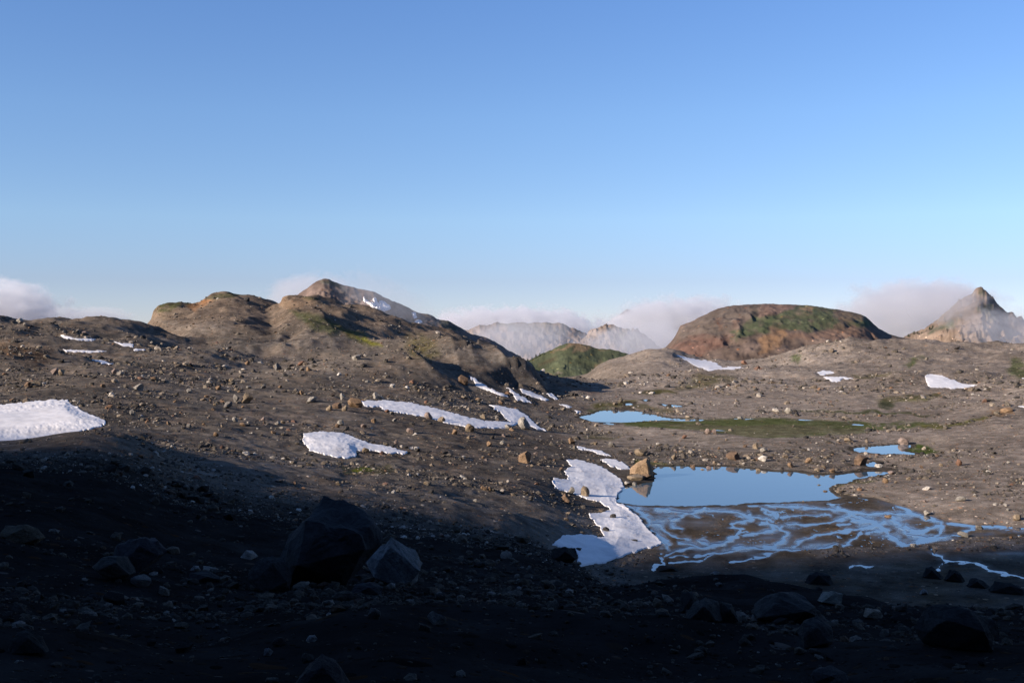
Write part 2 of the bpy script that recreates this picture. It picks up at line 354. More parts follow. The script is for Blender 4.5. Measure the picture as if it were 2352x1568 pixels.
# gullied spurs on the flank above the notch: crest lines with steep lee sides
def spur(pts, A, wl, wr):
    """asymmetric crest along a line on the ground; gentle to the left, steep to the right"""
    global Z
    W = np.array([find(u, v)[:2] for u, v in pts])
    sl = (slice(None), slice(0, NV)); x, y = X[sl], Y[sl]
    best = np.full(x.shape, 1e18); side = np.zeros(x.shape); along = np.zeros(x.shape)
    n = len(W) - 1
    for k in range(n):
        (ax, ay), (bx, by) = W[k], W[k + 1]; ex, ey = bx - ax, by - ay; l2 = ex * ex + ey * ey + 1e-9
        t = np.clip(((x - ax) * ex + (y - ay) * ey) / l2, 0, 1)
        d = (x - ax - t * ex) ** 2 + (y - ay - t * ey) ** 2; m = d < best
        best = np.where(m, d, best); side = np.where(m, ex * (y - ay) - ey * (x - ax), side); along = np.where(m, (k + t) / n, along)
    d = np.sqrt(best); s = np.where(side * -1 < 0, 1, -1)          # +1: left of the path
    ww = np.where(s > 0, wr, wl)
    taper = np.clip(np.sin(np.pi * np.clip(along, .02, .98)), 0, 1) ** 1.3
    Z[sl] += A * taper * np.exp(-(d / ww)) * sstep(ww * 4, ww * 1.5, d)
spur([(968,775),(1002,806),(1042,843),(1060,868)], 4.0, 16, 6)
spur([(1000,778),(1034,800),(1074,835),(1098,868)], 4.2, 11, 6)
spur([(1052,797),(1098,818),(1134,845),(1164,878),(1215,895)], 6.0, 14, 5)
spur([(1150,834),(1188,854),(1225,874),(1262,893)], 4.5, 9, 4)
spur([(700,716),(735,735),(772,768)], 3.5, 14, 4)
spur([(912,820),(960,845),(1008,866)], 3.0, 10, 3)
spur([(20,745),(90,758),(170,775),(240,800)], 2.5, 12, 4)

# ponds and the braided flat: readings of their shores, laid on their own water level
LV = -20.0
def plane_pt(u, v, z):
    th, q = ray(u, v); r = z / q; return math.sin(th) * r, math.cos(th) * r
pond_px = (A7([(815,850),(830,790),(880,735),(925,722),(1000,700),(1095,690),(1112,650),(1108,600),(1100,566),(1250,566),(1330,563),(1500,572),(1700,566),(1900,585),(2030,602)])
  + A8([(100,607),(300,612),(420,632),(560,634),(720,616),(850,600),(1000,592),(1050,600),(1040,620),(900,645),(780,665),(650,700),(565,725),(545,760),(600,790),(670,815),(520,835),(250,850),(0,856)])
  + A7([(1700,872),(1500,876),(1200,880),(950,872)]))
flat_px = (A7([(815,850),(950,872),(1200,880),(1500,876),(1700,872)]) + A8([(0,856),(250,850),(520,835),(670,815),(800,800),(950,820),(1100,860),(1300,940),(1500,1000),(1700,1025),(1880,1020),(2050,1045),(2300,1040),(2800,1060)])
  + [(2700,1420),(2352,1420),(2100,1400),(1800,1370),(1520,1370),(1430,1340),(1470,1290),(1500,1262),(1480,1225),(1450,1190),(1425,1165)])
up_px = A8([(735,418),(850,408),(980,402),(1060,392),(1190,388),(1195,405),(1120,435),(1150,447),(1235,465),(1200,472),(1100,462),(980,466),(880,455),(770,452),(735,438)])
mini_px = A8([(835,540),(870,532),(915,530),(930,550),(905,568),(850,566)])
far_px = A7([(512,174),(600,156),(690,124),(800,118),(900,108),(960,126),(1060,142),(1130,160),(1230,182),(1330,186),(1240,197),(1080,202),(960,212),(860,219),(720,221),(620,209)])
wisp_px = [A7([(700,225),(760,222),(830,232),(760,235)]), A7([(900,60),(960,58),(930,78),(890,80)]), A7([(1010,36),(1060,34),(1050,46)]), A7([(1170,70),(1260,76),(1350,88),(1280,94),(1200,84)])]
def poly_w(P, z): return [plane_pt(u, v, z) for u, v in P]
flat_w = poly_w(flat_px, LV)
ponds = [('pond', pond_px, LV, 'wide still blue pond with the pointed tan boulder on its left shore'),
         ('pond', up_px, -19.45, 'narrow blue pool in the gravel just beyond the right end of the wide pond'),
         ('pond', mini_px, -19.85, 'tiny blue pool beside the brown boulder right of the wide pond'),
         ('pond', far_px, -18.95, 'light blue far pond drawn out to the right into a marsh')]
ponds += [('pond', P, z, l) for P, z, l in ((wisp_px[0], -18.97, 'sliver of water at the near edge of the far pond'), (wisp_px[1], -18.4, 'left scrap of water on the gravel behind the far pond'),
          (wisp_px[2], -18.1, 'highest scrap of water behind the far pond'), (wisp_px[3], -18.5, 'thin streak of water behind the right part of the far pond'))]
V_ = (slice(0, NR), slice(0, NV))
def near_mask(W, m):
    W = np.array(W); x0, y0 = W.min(0) - m; x1, y1 = W.max(0) + m
    k = np.zeros(X.shape, bool); k[:, :NV] = (X[:, :NV] > x0) & (X[:, :NV] < x1) & (Y[:, :NV] > y0) & (Y[:, :NV] < y1)
    return k
WATER = np.zeros(X.shape); FLAT = np.zeros(X.shape); CHAN = np.zeros(X.shape)
# the flat first
k = near_mask(flat_w, 12); x, y = X[k], Y[k]
sd = sdist(x, y, flat_w); sd = sd + .8 * fbm(x / 2.5, y / 4, 3, 71) * .5
u_, v_ = pix(x, y, np.full(x.shape, LV))
uw = u_ + 7 * fbm(u_ / 22, v_ / 9, 3, 81); vw = v_ + 3.2 * fbm(u_ / 24, v_ / 9, 3, 83)
chans = [(A8(p), w_) for p, w_ in (
 ([(-60,868),(250,880),(500,905),(750,935),(1000,940),(1200,945),(1300,935)],14), ([(620,905),(760,960),(900,1000),(960,1060),(1040,1120),(1150,1200)],28),
 ([(1100,880),(1250,950),(1400,1010),(1450,1060),(1400,1120),(1250,1160)],28), ([(1000,950),(1100,1010),(1200,1080),(1300,1090),(1400,1040)],20),
 ([(1500,1010),(1650,1030),(2091,1050),(2400,1070)],34), ([(1680,1050),(1560,1110),(1400,1140),(1150,1190)],22), ([(0,910),(80,915),(130,960)],10),
 ([(0,1010),(90,1020),(160,1050),(210,1100),(200,1140),(110,1195)],17), ([(430,1120),(280,1165),(270,1200)],14), ([(-200,1210),(0,1215),(200,1225),(420,1225),(600,1195)],9),
 ([(430,1110),(560,1095),(700,1070),(900,1040),(980,1000)],13), ([(200,1030),(400,1025),(600,1000),(700,960)],8),
 ([(1330,1215),(1390,1240),(1380,1265),(1500,1310),(1440,1350),(1390,1400)],24), ([(1500,1310),(1690,1335),(1750,1360),(1900,1410),(2091,1450),(2300,1500)],15),
 ([(725,1362),(800,1358),(875,1370)],17), ([(1700,1030),(1860,1025),(2000,1035),(2300,1060)],22), ([(670,1200),(720,1150),(780,1110)],18), ([(640,1030),(700,1025)],14), ([(730,980),(860,1000)],12), ([(150,960),(380,950),(560,960)],7), ([(820,1100),(1000,1075)],8), ([(1100,1040),(1180,1110),(1300,1130)],12))]
chans += [(A7(p), w_) for p, w_ in (
 ([(1000,880),(1000,920),(1100,1000),(1090,1060),(1200,1150),(1230,1220)],22), ([(1240,1000),(1350,955),(1500,920),(1520,880)],16), ([(1520,910),(1700,925),(1880,960),(2091,1000)],13),
 ([(1880,940),(1880,990),(1720,1020),(1800,1060),(1760,1120),(1680,1170),(1500,1210),(1300,1230),(1200,1260),(1150,1350)],22), ([(1130,1020),(1200,1080),(1300,1130),(1400,1135)],9),
 ([(1250,1030),(1330,1065)],15), ([(1150,1260),(1180,1340),(1110,1370)],42), ([(1220,1280),(1500,1270),(1700,1240),(2000,1210),(2091,1190)],9), ([(1250,1330),(1500,1310),(1580,1275)],8),
 ([(1700,1320),(1860,1310),(1960,1290),(2091,1230)],8), ([(1830,1110),(2000,1080),(2091,1060)],8), ([(1500,1150),(1520,1185)],16), ([(1960,900),(2091,980)],12), ([(2000,1000),(2091,1060)],12), ([(1150,900),(1300,930),(1450,960)],8), ([(900,880),(960,900),(1020,960)],10), ([(1300,1170),(1480,1200)],8))]
dch = np.full(x.shape, 99.); wmod = np.clip(1 + 1.1 * fbm(u_ / 18, v_ / 7, 3, 87), .15, 2.2)
for P, w_ in chans:
    dch = np.minimum(dch, ldist(uw, vw, P) - w_ * .2893 * .29 * wmod)
mn = np.abs(fbm(u_ / 60 + .4 * fbm(u_ / 40, v_ / 18, 2, 90), v_ / 13, 3, 91))
mn2 = np.abs(fbm(u_ / 34 + .5 * fbm(u_ / 30, v_ / 12, 2, 190), v_ / 7, 3, 191))
minor = sstep(1276, 1256, v_) * np.maximum(sstep(.09, .0, mn) * sstep(.0, .5, fbm(u_ / 130, v_ / 40, 2, 95) + .25), sstep(.07, .0, mn2) * sstep(.0, .4, fbm(u_ / 90, v_ / 25, 2, 195)))
carve = np.maximum(sstep(2.6, -1.0, dch), .9 * minor)
bar = sstep(5, -4, sdist(u_, v_, A8([(300,1240),(640,1218),(1180,1213),(1420,1175),(1700,1138),(2100,1125),(2500,1140),(2500,1230),(2000,1235),(1500,1250),(1350,1235),(1260,1220),(1000,1260),(500,1300)])))
bars = bar * .16
carve = np.maximum(sstep(2.6, -1.0, dch), .62 * minor * (1 - bar))
relief = .035 + .02 * fbm(x / 6, y / 9, 3, 97) + bars - carve * (.085 + bars)
wi = sstep(.4, -1.2, sd)
zz = Z[k]; wo = sstep(0, 11, sd)
zout = np.maximum((LV + .08 + .10 * np.maximum(sd, 0)) * (1 - wo) + zz * wo, LV + .04)
Z[k] = np.where(sd < .4, (LV + relief) * wi + zout * (1 - wi), zout)
FLAT[k] = wi; CHAN[k] = np.clip(carve * wi + 0, 0, 1)
sheen = np.maximum(sstep(12, -12, sdist(u_, v_, A8([(560,880),(900,920),(1300,940),(1560,1000),(1560,1080),(1400,1140),(1150,1190),(900,1150),(800,1050),(560,960)]))), np.maximum(sstep(8, -8, sdist(u_, v_, A7([(930,880),(1480,880),(1400,930),(1240,980),(1180,1040),(1250,1180),(1180,1260),(1090,1040)]))), sstep(8, -8, sdist(u_, v_, A8([(1550,1010),(2500,1050),(2500,1120),(1700,1110)])))))
wetzone = wi * np.clip(.12 + .48 * sheen * np.clip(.75 + .8 * fbm(u_ / 40, v_ / 10, 3, 98), 0, 1) + .65 * sstep(9, 0, dch) + .3 * fbm(u_ / 90, v_ / 25, 3, 99), 0, 1) * (1 - .85 * bar)
FLAT[k] = wi; WET = np.zeros(X.shape); WET[k] = wetzone * (.25 + .75 * sstep(1292, 1255, v_))
BAR = np.zeros(X.shape); BAR[k] = bar * wi
for name, P, lv, lab in ponds:
    Wp = poly_w(P, lv); k = near_mask(Wp, 9); x, y = X[k], Y[k]
    big = P is pond_px
    sd = sdist(x, y, Wp) + (.35 if big else .2) * fbm(x / 1.2, y / 2.5, 3, 111)
    zz = Z[k]; fl = FLAT[k]; M = 8 if big else 7; wo = sstep(0, M, sd)
    zout = np.maximum((lv + .04 + (.08 if big else .015) * np.maximum(sd, 0)) * (1 - wo) + zz * wo, lv + .03 - (0 if big else .14) * np.maximum(sd - 1.0, 0))
    zin = lv - np.minimum(.04 - .12 * sd, .7)
    zn = np.where(sd < 0, zin, np.where(fl > .5, zz, zout))
    Z[k] = zn; WATER[k] = np.maximum(WATER[k], sstep(1.0, -.2, sd))

MW = [plane_pt(u, v, -18.95) for u, v in (A7([(1080,206),(1240,190),(1340,183),(1700,186),(2000,184)]) + A8([(0,182),(250,182),(480,190),(640,205),(860,240),(840,290),(560,318),(300,338),(60,336)]) + A7([(1900,330),(1500,276),(1150,262),(950,240)]))]
k = near_mask(MW, 14); x, y = X[k], Y[k]; sd = sdist(x, y, MW) + 1.2 * fbm(x / 4, y / 8, 3, 131)
st = fbm(x / 13 + .6 * fbm(x / 12, y / 12, 2, 134), y / 13, 4, 133)
rel = .022 * (st * 1.3 + .62); wi = sstep(1.5, -1.5, sd); wo = sstep(0, 12, sd); fl = WATER[k] > .2
Z[k] = np.where(fl, Z[k], (-18.95 + rel) * wi + (1 - wi) * np.maximum((-18.9 + .04 * np.maximum(sd, 0)) * (1 - wo) + Z[k] * wo, -18.9 - .1 * np.maximum(sd - 4, 0)))
MARSH = np.zeros(X.shape); MARSH[k] = wi; MREL = np.zeros(X.shape); MREL[k] = rel

# old snow: outlines read off the photograph; the ground under each is worn smooth
SNOWS = []
def sn(*a_, **k_): SNOWS.append((a_, k_))
sn([(-60,934),(0,930),(50,925),(110,918),(155,919),(165,928),(185,942),(210,953),(240,966),(244,975),(160,998),(60,1012),(-60,1020)], 'broad bright snow patch at the left edge of the photo behind the dark slope', .6)
sn([(829,922),(850,920),(900,920),(945,925),(985,933),(1020,942),(1060,955),(1110,966),(1160,969),(1188,974),(1165,983),(1110,983),(1075,981),(1040,975),(1010,966),(980,958),(940,951),(895,944),(870,935),(835,931)], 'long curving snow strip running right from the big orange boulder', .4)
sn([(697,995),(730,992),(780,994),(800,1000),(850,1018),(900,1028),(937,1037),(930,1043),(880,1039),(845,1033),(820,1036),(818,1048),(800,1053),(770,1050),(735,1041),(710,1033),(696,1015)], 'wedge of snow with a tail to the right, above the lime green moss', .45)
sn([(1125,929),(1150,931),(1190,942),(1212,955),(1230,973),(1255,990),(1235,985),(1205,972),(1180,974),(1160,960),(1148,946)], 'slanting snow patch just behind the grey boulder with the long shadow', .3)
S5 = A7([(415,515),(520,515),(620,540),(700,565),(760,610),(840,660),(878,725),(828,790),(815,850),(900,890),(980,950),(1060,1060),(1130,1120),(1180,1180),(1100,1210),(1000,1235),(860,1280),(720,1330),(500,1360),(515,1270),(420,1220),(310,1190),(380,1120),(540,1105),(720,1130),(690,1060),(620,980),(590,940),(700,935),(780,910),(680,850),(600,830),(520,800),(330,740),(310,660),(440,670),(400,600),(460,570)])
sn(S5, 'big winding snowfield left of the wide pond, its lower half in blue shade', .35, edge=4)
sn(A7([(500,405),(600,425),(700,445),(772,482),(720,480),(620,448),(510,425)]), 'thin snow strip left of the pointed boulder, the upper one of two', .2)
sn(A7([(690,508),(820,515),(870,540),(922,585),(860,590),(760,555)]), 'thin snow strip touching the pointed boulder at the pond', .2)
sn(A2([(1750,955),(1800,978),(1900,1045),(2000,1088),(2090,1137),(2040,1132),(1930,1092),(1820,1045)]), 'narrow snow tongue below the brown boulder under the dark gullies', .25)
sn(A3([(165,1063),(220,1072),(330,1122),(412,1160),(380,1167),(270,1130),(180,1098)]), 'longer snow streak at the foot of the gullied ridge, below its deepest shadow', .25)
sn(A3([(60,1050),(120,1090),(220,1155),(272,1182),(190,1177),(130,1155),(100,1105)]), 'ragged snow streak left of the longer streak at the foot of the gullied ridge', .2)
sn(A3([(385,1103),(430,1103),(497,1152),(460,1152)]), 'short snow streak farthest right under the gullied ridge', .2)
sn(A3([(500,1193),(560,1203),(607,1221),(560,1224)]), 'small snow scrap above the left end of the far pond', .2)
sn(A3([(628,1253),(682,1262),(650,1272)]), 'smallest snow scrap right beside the left tip of the far pond', .15)
G2 = 'snow patches on the far moraine'
sn(A3([(1495,783),(1560,793),(1640,813),(1720,823),(1790,825),(1850,858),(1880,878),(2000,878),(2068,884),(1960,901),(1850,902),(1770,910),(1700,884),(1640,864),(1590,826)]), 'snow patch with a long right tail below the red foot of the domed mountain', .4, G2)
sn(A4([(485,930),(520,913),(610,918),(628,933),(560,947),(500,947)]), 'upper of two small snow patches on the right moraine', .3, G2)
sn(A4([(525,963),(700,963),(792,978),(700,982),(655,1004),(610,1002)]), 'lower of two small snow patches on the right moraine', .3, G2)
sn(A4([(1393,955),(1440,940),(1550,952),(1640,988),(1700,1018),(1835,1040),(1740,1052),(1650,1064),(1540,1057),(1440,1052),(1410,1005)]), 'pointed white snow patch on the right moraine', .4, G2)
sn(A4([(2190,1213),(2260,1218),(2260,1238)]), 'lower snow scrap at the right edge of the photo', .3, G2)
sn(A4([(2220,975),(2280,970),(2280,992)]), 'upper snow scrap at the right edge of the photo', .3, G2)
G3 = 'snow streaks on the left upland'
sn(A1([(480,598),(540,610),(640,635),(740,642),(815,636),(775,660),(680,656),(560,636)]), 'highest snow streak in the dark hollow of the left upland', .3, G3)
sn(A1([(530,728),(620,732),(680,738),(915,745),(820,760),(700,755),(570,746)]), 'long low snow streak at the bottom of the dark hollow of the left upland', .3, G3)
sn(A1([(960,665),(1040,677),(1138,690),(1132,711),(1040,699)]), 'short snow streak right of the dark hollow, the upper one', .3, G3)
sn(A1([(1128,727),(1235,727),(1228,743),(1140,743)]), 'short snow streak right of the dark hollow, the lower one', .3, G3)
sn(A1([(782,816),(870,826),(968,856),(900,854)]), 'thin snow streak below the hollow on the left upland', .25, G3)
Zb = blur(blur(Z[:, :NV], 24, 0, 9), 24, 1, 9)
for a_, k_ in SNOWS:
    P = a_[0]; PA = np.array(P, float); u_, v_ = pix(X[:, :NV], Y[:, :NV], Z[:, :NV])
    rs = [find(u, v)[3] for u, v in P]; r0_, r1_ = np.percentile(rs, 10) * .88, np.percentile(rs, 90) * 1.14
    k = (u_ > PA[:, 0].min() - 30) & (u_ < PA[:, 0].max() + 30) & (v_ > PA[:, 1].min() - 30) & (v_ < PA[:, 1].max() + 30) & (RRg[:, :NV] > r0_) & (RRg[:, :NV] < r1_) & (WATER[:, :NV] < .05)
    if not k.any(): continue
    sq = sdist(u_[k], v_[k], P); m = np.where(FLAT[:, :NV][k] > .05, sstep(0, -10, sq), sstep(10, -4, sq)); Zv = Z[:, :NV]; Zv[k] = Zv[k] * (1 - m) + (Zb[k] - .05) * m

# ------------------------------------------------------------------ what the ground is made of, near shade painted in (albedo, frame readings warped by noise)
UV_U, UV_V = pix(X, Y, Z)
UV_U[:, NV:] = 1e5
wu = UV_U + 10 * fbm(UV_U / 40, UV_V / 20, 3, 201); wv = UV_V + 5 * fbm(UV_U / 40, UV_V / 20, 3, 202)
n1 = fbm(X / 30, Y / 30, 4, 211); n2 = fbm(X / 7, Y / 7, 4, 212)
C = np.zeros(X.shape + (3,))
def lay(cl, m):
    global C
    m = np.clip(m, 0, 1)[..., None]; C = C * (1 - m) + np.array(cl) * m
C[:] = (.128, .113, .098)
lay((.092, .084, .076), sstep(-.1, .6, n1))
lay((.15, .122, .098), sstep(.1, .8, n2) * .6)
lay((.24, .208, .178), sstep(1250, 1500, UV_U) * sstep(130, 220, RRg) * .9)      # paler gravel on the right-hand moraine
lay((.195, .168, .145), sstep(1850, 2050, UV_U) * sstep(98, 120, RRg) * .8)
lay((.165, .125, .092), sstep(330, 430, RRg) * sstep(1300, 1100, UV_U) * .55)
lay((.014, .0135, .014), sstep(90, 60, RRg) * .95)  # foreground shade painted into the ground colour close to the viewer
def region(P, cl, soft=5, a=1.0, n=.0, rmin=0, rmax=2000):
    k = np.zeros(X.shape, bool); PP = np.array(P); m_ = soft + 25
    k[:, :NV] = (UV_U[:, :NV] > PP[:, 0].min() - m_) & (UV_U[:, :NV] < PP[:, 0].max() + m_) & (UV_V[:, :NV] > PP[:, 1].min() - m_) & (UV_V[:, :NV] < PP[:, 1].max() + m_) & (RRg[:, :NV] > rmin) & (RRg[:, :NV] < rmax)
    if not k.any(): return
    s = sdist(wu[k], wv[k], P); m = a * sstep(soft, -soft, s) * np.clip(1 + n * fbm(UV_U[k] / 12, UV_V[k] / 6, 3, 230), 0, 1)
    C[k] = C[k] * (1 - m[:, None]) + np.array(cl) * m[:, None]
GREEN, OLIVE, LIME, OCHRE, ORANGE = (.050, .072, .026), (.072, .070, .026), (.13, .17, .02), (.20, .13, .075), (.24, .13, .065)
region(A2([(560,480),(700,540),(860,600),(1000,690),(900,700),(760,620),(600,530)]), (.10,.095,.03), 6, .8, .6)
region(A2([(800,600),(900,640),(1000,690),(950,690),(850,645)]), (.17,.17,.03), 3, .8, .5)
region(A2([(250,390),(420,430),(600,480),(650,600),(560,620),(400,520),(300,450)]), (.055,.068,.032), 8, .8, .5)
region(A2([(1200,600),(1420,640),(1500,760),(1420,820),(1250,780)]), (.10,.09,.035), 12, .7, .6)
region([(806,1074),(835,1071),(862,1076),(850,1082),(815,1083)], LIME, 2, 1.0, .2)
region([(780,1070),(900,1070),(920,1080),(860,1088),(790,1086)], OLIVE, 4, .6, .3)
region(A3([(760,1190),(900,1170),(1060,1180),(1180,1155),(1060,1215),(900,1230),(760,1240)]), OLIVE, 4, .9, .4)
region(A3([(1160,1115),(1290,1080),(1400,1075),(1500,1110),(1300,1120)]), OLIVE, 3, .9, .4)
region(A3([(1450,1080),(1550,1010),(1700,940),(1900,960),(2000,980),(1850,1040),(1650,1070)]), (.085,.078,.036), 7, .8, .6)
region(A3([(700,1260),(860,1235),(1000,1240),(900,1255),(740,1275)]), GREEN, 3, .8, .3)
region([(1340,935),(1420,925),(1540,933),(1560,945),(1500,945),(1420,936)], (.08,.075,.035), 4, .7, .4)
region(A7([(800,215),(1200,205),(1500,215),(2091,190),(2091,320),(1800,320),(1500,270),(1100,265),(900,250)]), (.066,.082,.026), 4, .95, .5)
region(A8([(0,190),(230,195),(400,195),(700,205),(960,225),(1300,205),(1400,225),(1200,250),(1000,280),(800,300),(500,310),(200,320),(0,330)]), (.062,.085,.028), 4, .9, .8)
region(A8([(380,225),(640,215),(700,240),(500,262),(380,250)]), (.13,.105,.09), 3, .9, .3)
region(A8([(1240,235),(1500,220),(1800,180),(1820,195),(1600,240),(1350,262)]), (.10,.10,.03), 3, .9, .5)
region(A8([(100,125),(500,115),(1000,125),(1380,155),(1300,165),(900,140),(400,130)]), (.055,.066,.03), 2, .9, .4)
region(A8([(1180,420),(1260,405),(1420,425),(1330,460),(1250,480),(1150,445)]), (.055,.080,.022), 3, 1, .3)
region(A8([(560,715),(700,690),(870,665),(980,650),(860,690),(700,720),(600,735)]), (.075,.082,.03), 3, .7, .6)
region(A7([(930,500),(1010,520),(1110,545),(1300,555),(1500,560),(1300,570),(1090,560),(940,540)]), (.075,.082,.025), 3, .8, .3)
region(A7([(500,310),(700,315),(880,330),(800,345),(560,345)]), OLIVE, 4, .6, .5)
region(A4([(240,810),(300,775),(350,800),(330,850),(260,850)]), GREEN, 4, .8, .3, 300)
region(A4([(1180,860),(1240,810),(1380,790),(1450,800),(1300,850),(1220,890)]), (.055,.075,.028), 4, .9, .6)
region(A4([(780,950),(950,935),(1080,930),(1000,955),(850,970)]), OLIVE, 3, .8, .5)
region(A4([(950,1170),(1150,1130),(1300,1100),(1500,1090),(1540,1130),(1350,1170),(1200,1180),(1100,1200)]), (.080,.080,.030), 5, .8, .6)
region(A4([(980,1190),(1050,1170),(1150,1200),(1100,1225),(1000,1220)]), (.05,.058,.035), 3, .9, .3)
region(A4([(2080,900),(2130,820),(2220,800),(2300,900),(2240,980),(2120,940)]), (.06,.078,.03), 6, .8, .6)
region(A4([(1940,1250),(2050,1230),(2140,1260),(2060,1300),(1980,1300)]), OCHRE, 3, .8, .3)
region(A4([(100,690),(250,660),(360,655),(300,690),(150,715)]), (.055,.075,.028), 3, .9, .3, 300)
region(A1([(0,660),(200,670),(400,740),(500,800),(300,880),(150,820),(0,780)]), (.095,.062,.038), 14, .7, .6)
region(A1([(1620,350),(1750,280),(1850,300),(1740,370),(1640,420)]), ORANGE, 4, .8, .3, 380)
region(A1([(1280,480),(1300,380),(1420,350),(1560,360),(1640,400),(1500,480)]), (.17,.135,.10), 4, .7, .4, 380)
region([(350,712),(365,700),(385,694),(440,694),(455,700),(430,704),(410,712),(380,718),(360,722)], (.055,.062,.03), 3, .9, .8, 380)
region([(478,680),(520,668),(560,672),(530,680),(500,684)], (.06,.065,.035), 2, .8, .4, 380)
region(A2([(290,260),(400,260),(490,290),(380,300),(300,280)]), (.060,.062,.03), 2, .9, .4, 380)
region(A2([(120,350),(170,280),(330,280),(450,300),(350,380),(250,380)]), (.20,.145,.10), 4, .7, .3, 380)
region(A2([(650,290),(760,330),(840,390),(800,385),(700,330)]), (.04,.045,.035), 2, .7, .4, 380)
region(A3([(400,940),(520,990),(700,1070),(820,1110),(700,1110),(520,1030)]), (.17,.105,.075), 5, .6, .4)
region(A1([(1300,490),(1500,500),(1900,530),(1950,560),(1600,570),(1400,540)]), (.19,.165,.14), 4, .6, .9)
rills = sstep(.15, .6, fbm(UV_U / 9, UV_V / 90, 3, 260)) * sstep(1850, 1950, UV_U) * sstep(380, 430, RRg)
lay((.21, .18, .155), rills * .25)
rills = sstep(.15, .6, fbm(UV_U / 9 + 5, UV_V / 90, 3, 266)) * sstep(1850, 1950, UV_U) * sstep(380, 430, RRg)
lay((.17, .145, .122), rills * .25)
lay((.078, .092, .040), MARSH * sstep(-.02, .01, MREL) * (.9 + .25 * n2))
lay((.13, .108, .085), MARSH * .45 * sstep(.1, .6, fbm(X / 16, Y / 16, 4, 137)))
# silt of the flat, dark where soaked
silt = FLAT * (1 - BAR)
lay((.064, .055, .045), silt * .95)
lay((.038, .034, .030), silt * np.clip(WET - .3, 0, 1) * .8)
lay((.092, .073, .052), silt * sstep(.1, .6, fbm(UV_U / 120, UV_V / 20, 3, 270)) * (1 - WET) * .8)
edge = (WATER > .02) * 1.0
lay((.040, .037, .032), edge * .8)
ALPHA = 1 - np.clip(np.maximum(WET * FLAT * (1 - BAR), 0), 0, 1)
C *= (1 + .18 * fbm(X / 1.7, Y / 1.7, 2, 280))[..., None]

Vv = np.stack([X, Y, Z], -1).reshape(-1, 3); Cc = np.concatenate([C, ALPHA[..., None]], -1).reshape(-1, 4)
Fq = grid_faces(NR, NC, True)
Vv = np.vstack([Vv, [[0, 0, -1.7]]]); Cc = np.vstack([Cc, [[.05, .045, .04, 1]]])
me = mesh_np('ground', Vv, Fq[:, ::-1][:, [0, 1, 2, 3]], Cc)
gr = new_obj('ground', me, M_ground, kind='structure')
# small cap under the viewer's feet
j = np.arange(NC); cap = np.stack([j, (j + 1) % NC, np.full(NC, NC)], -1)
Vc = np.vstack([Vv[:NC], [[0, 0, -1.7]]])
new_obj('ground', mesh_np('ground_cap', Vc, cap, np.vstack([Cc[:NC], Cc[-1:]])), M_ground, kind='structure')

# ------------------------------------------------------------------ water
def flat_poly(name, W, z, m, **kw):
    import bmesh
    bm = bmesh.new(); vs_ = [bm.verts.new((x, y, z)) for x, y in W]
    f = bm.faces.new(vs_); bm.normal_update()
    if f.normal.z < 0: f.normal_flip()
    bmesh.ops.triangulate(bm, faces=bm.faces[:])
    me = bpy.data.meshes.new(name); bm.to_mesh(me); bm.free(); return new_obj(name, me, m, **kw)
def grow(W, d):
    W = np.array(W); n = len(W); out = []
    area = sum(W[i][0] * W[(i + 1) % n][1] - W[(i + 1) % n][0] * W[i][1] for i in range(n)); s = 1 if area > 0 else -1
    for i in range(n):
        a, b_, c_ = W[i - 1], W[i], W[(i + 1) % n]; t1 = (b_ - a) / (np.linalg.norm(b_ - a) + 1e-9); t2 = (c_ - b_) / (np.linalg.norm(c_ - b_) + 1e-9)
        nrm = np.array([t1[1] + t2[1], -(t1[0] + t2[0])]) * s; nrm /= (np.linalg.norm(nrm) + 1e-9); out.append(tuple(b_ + nrm * d))
    return out
for name, P, lv, lab in ponds:
    o = flat_poly('pond', grow(poly_w(P, lv), .9 if P is not pond_px else .6), lv + (.004 if P is pond_px else 0), M_pond, kind='structure')
flat_poly('stream', grow(flat_w, 1.0), LV, M_stream, kind='structure')
flat_poly('marsh_water', grow(MW, 1.5), -18.954, M_marsh, kind='structure')

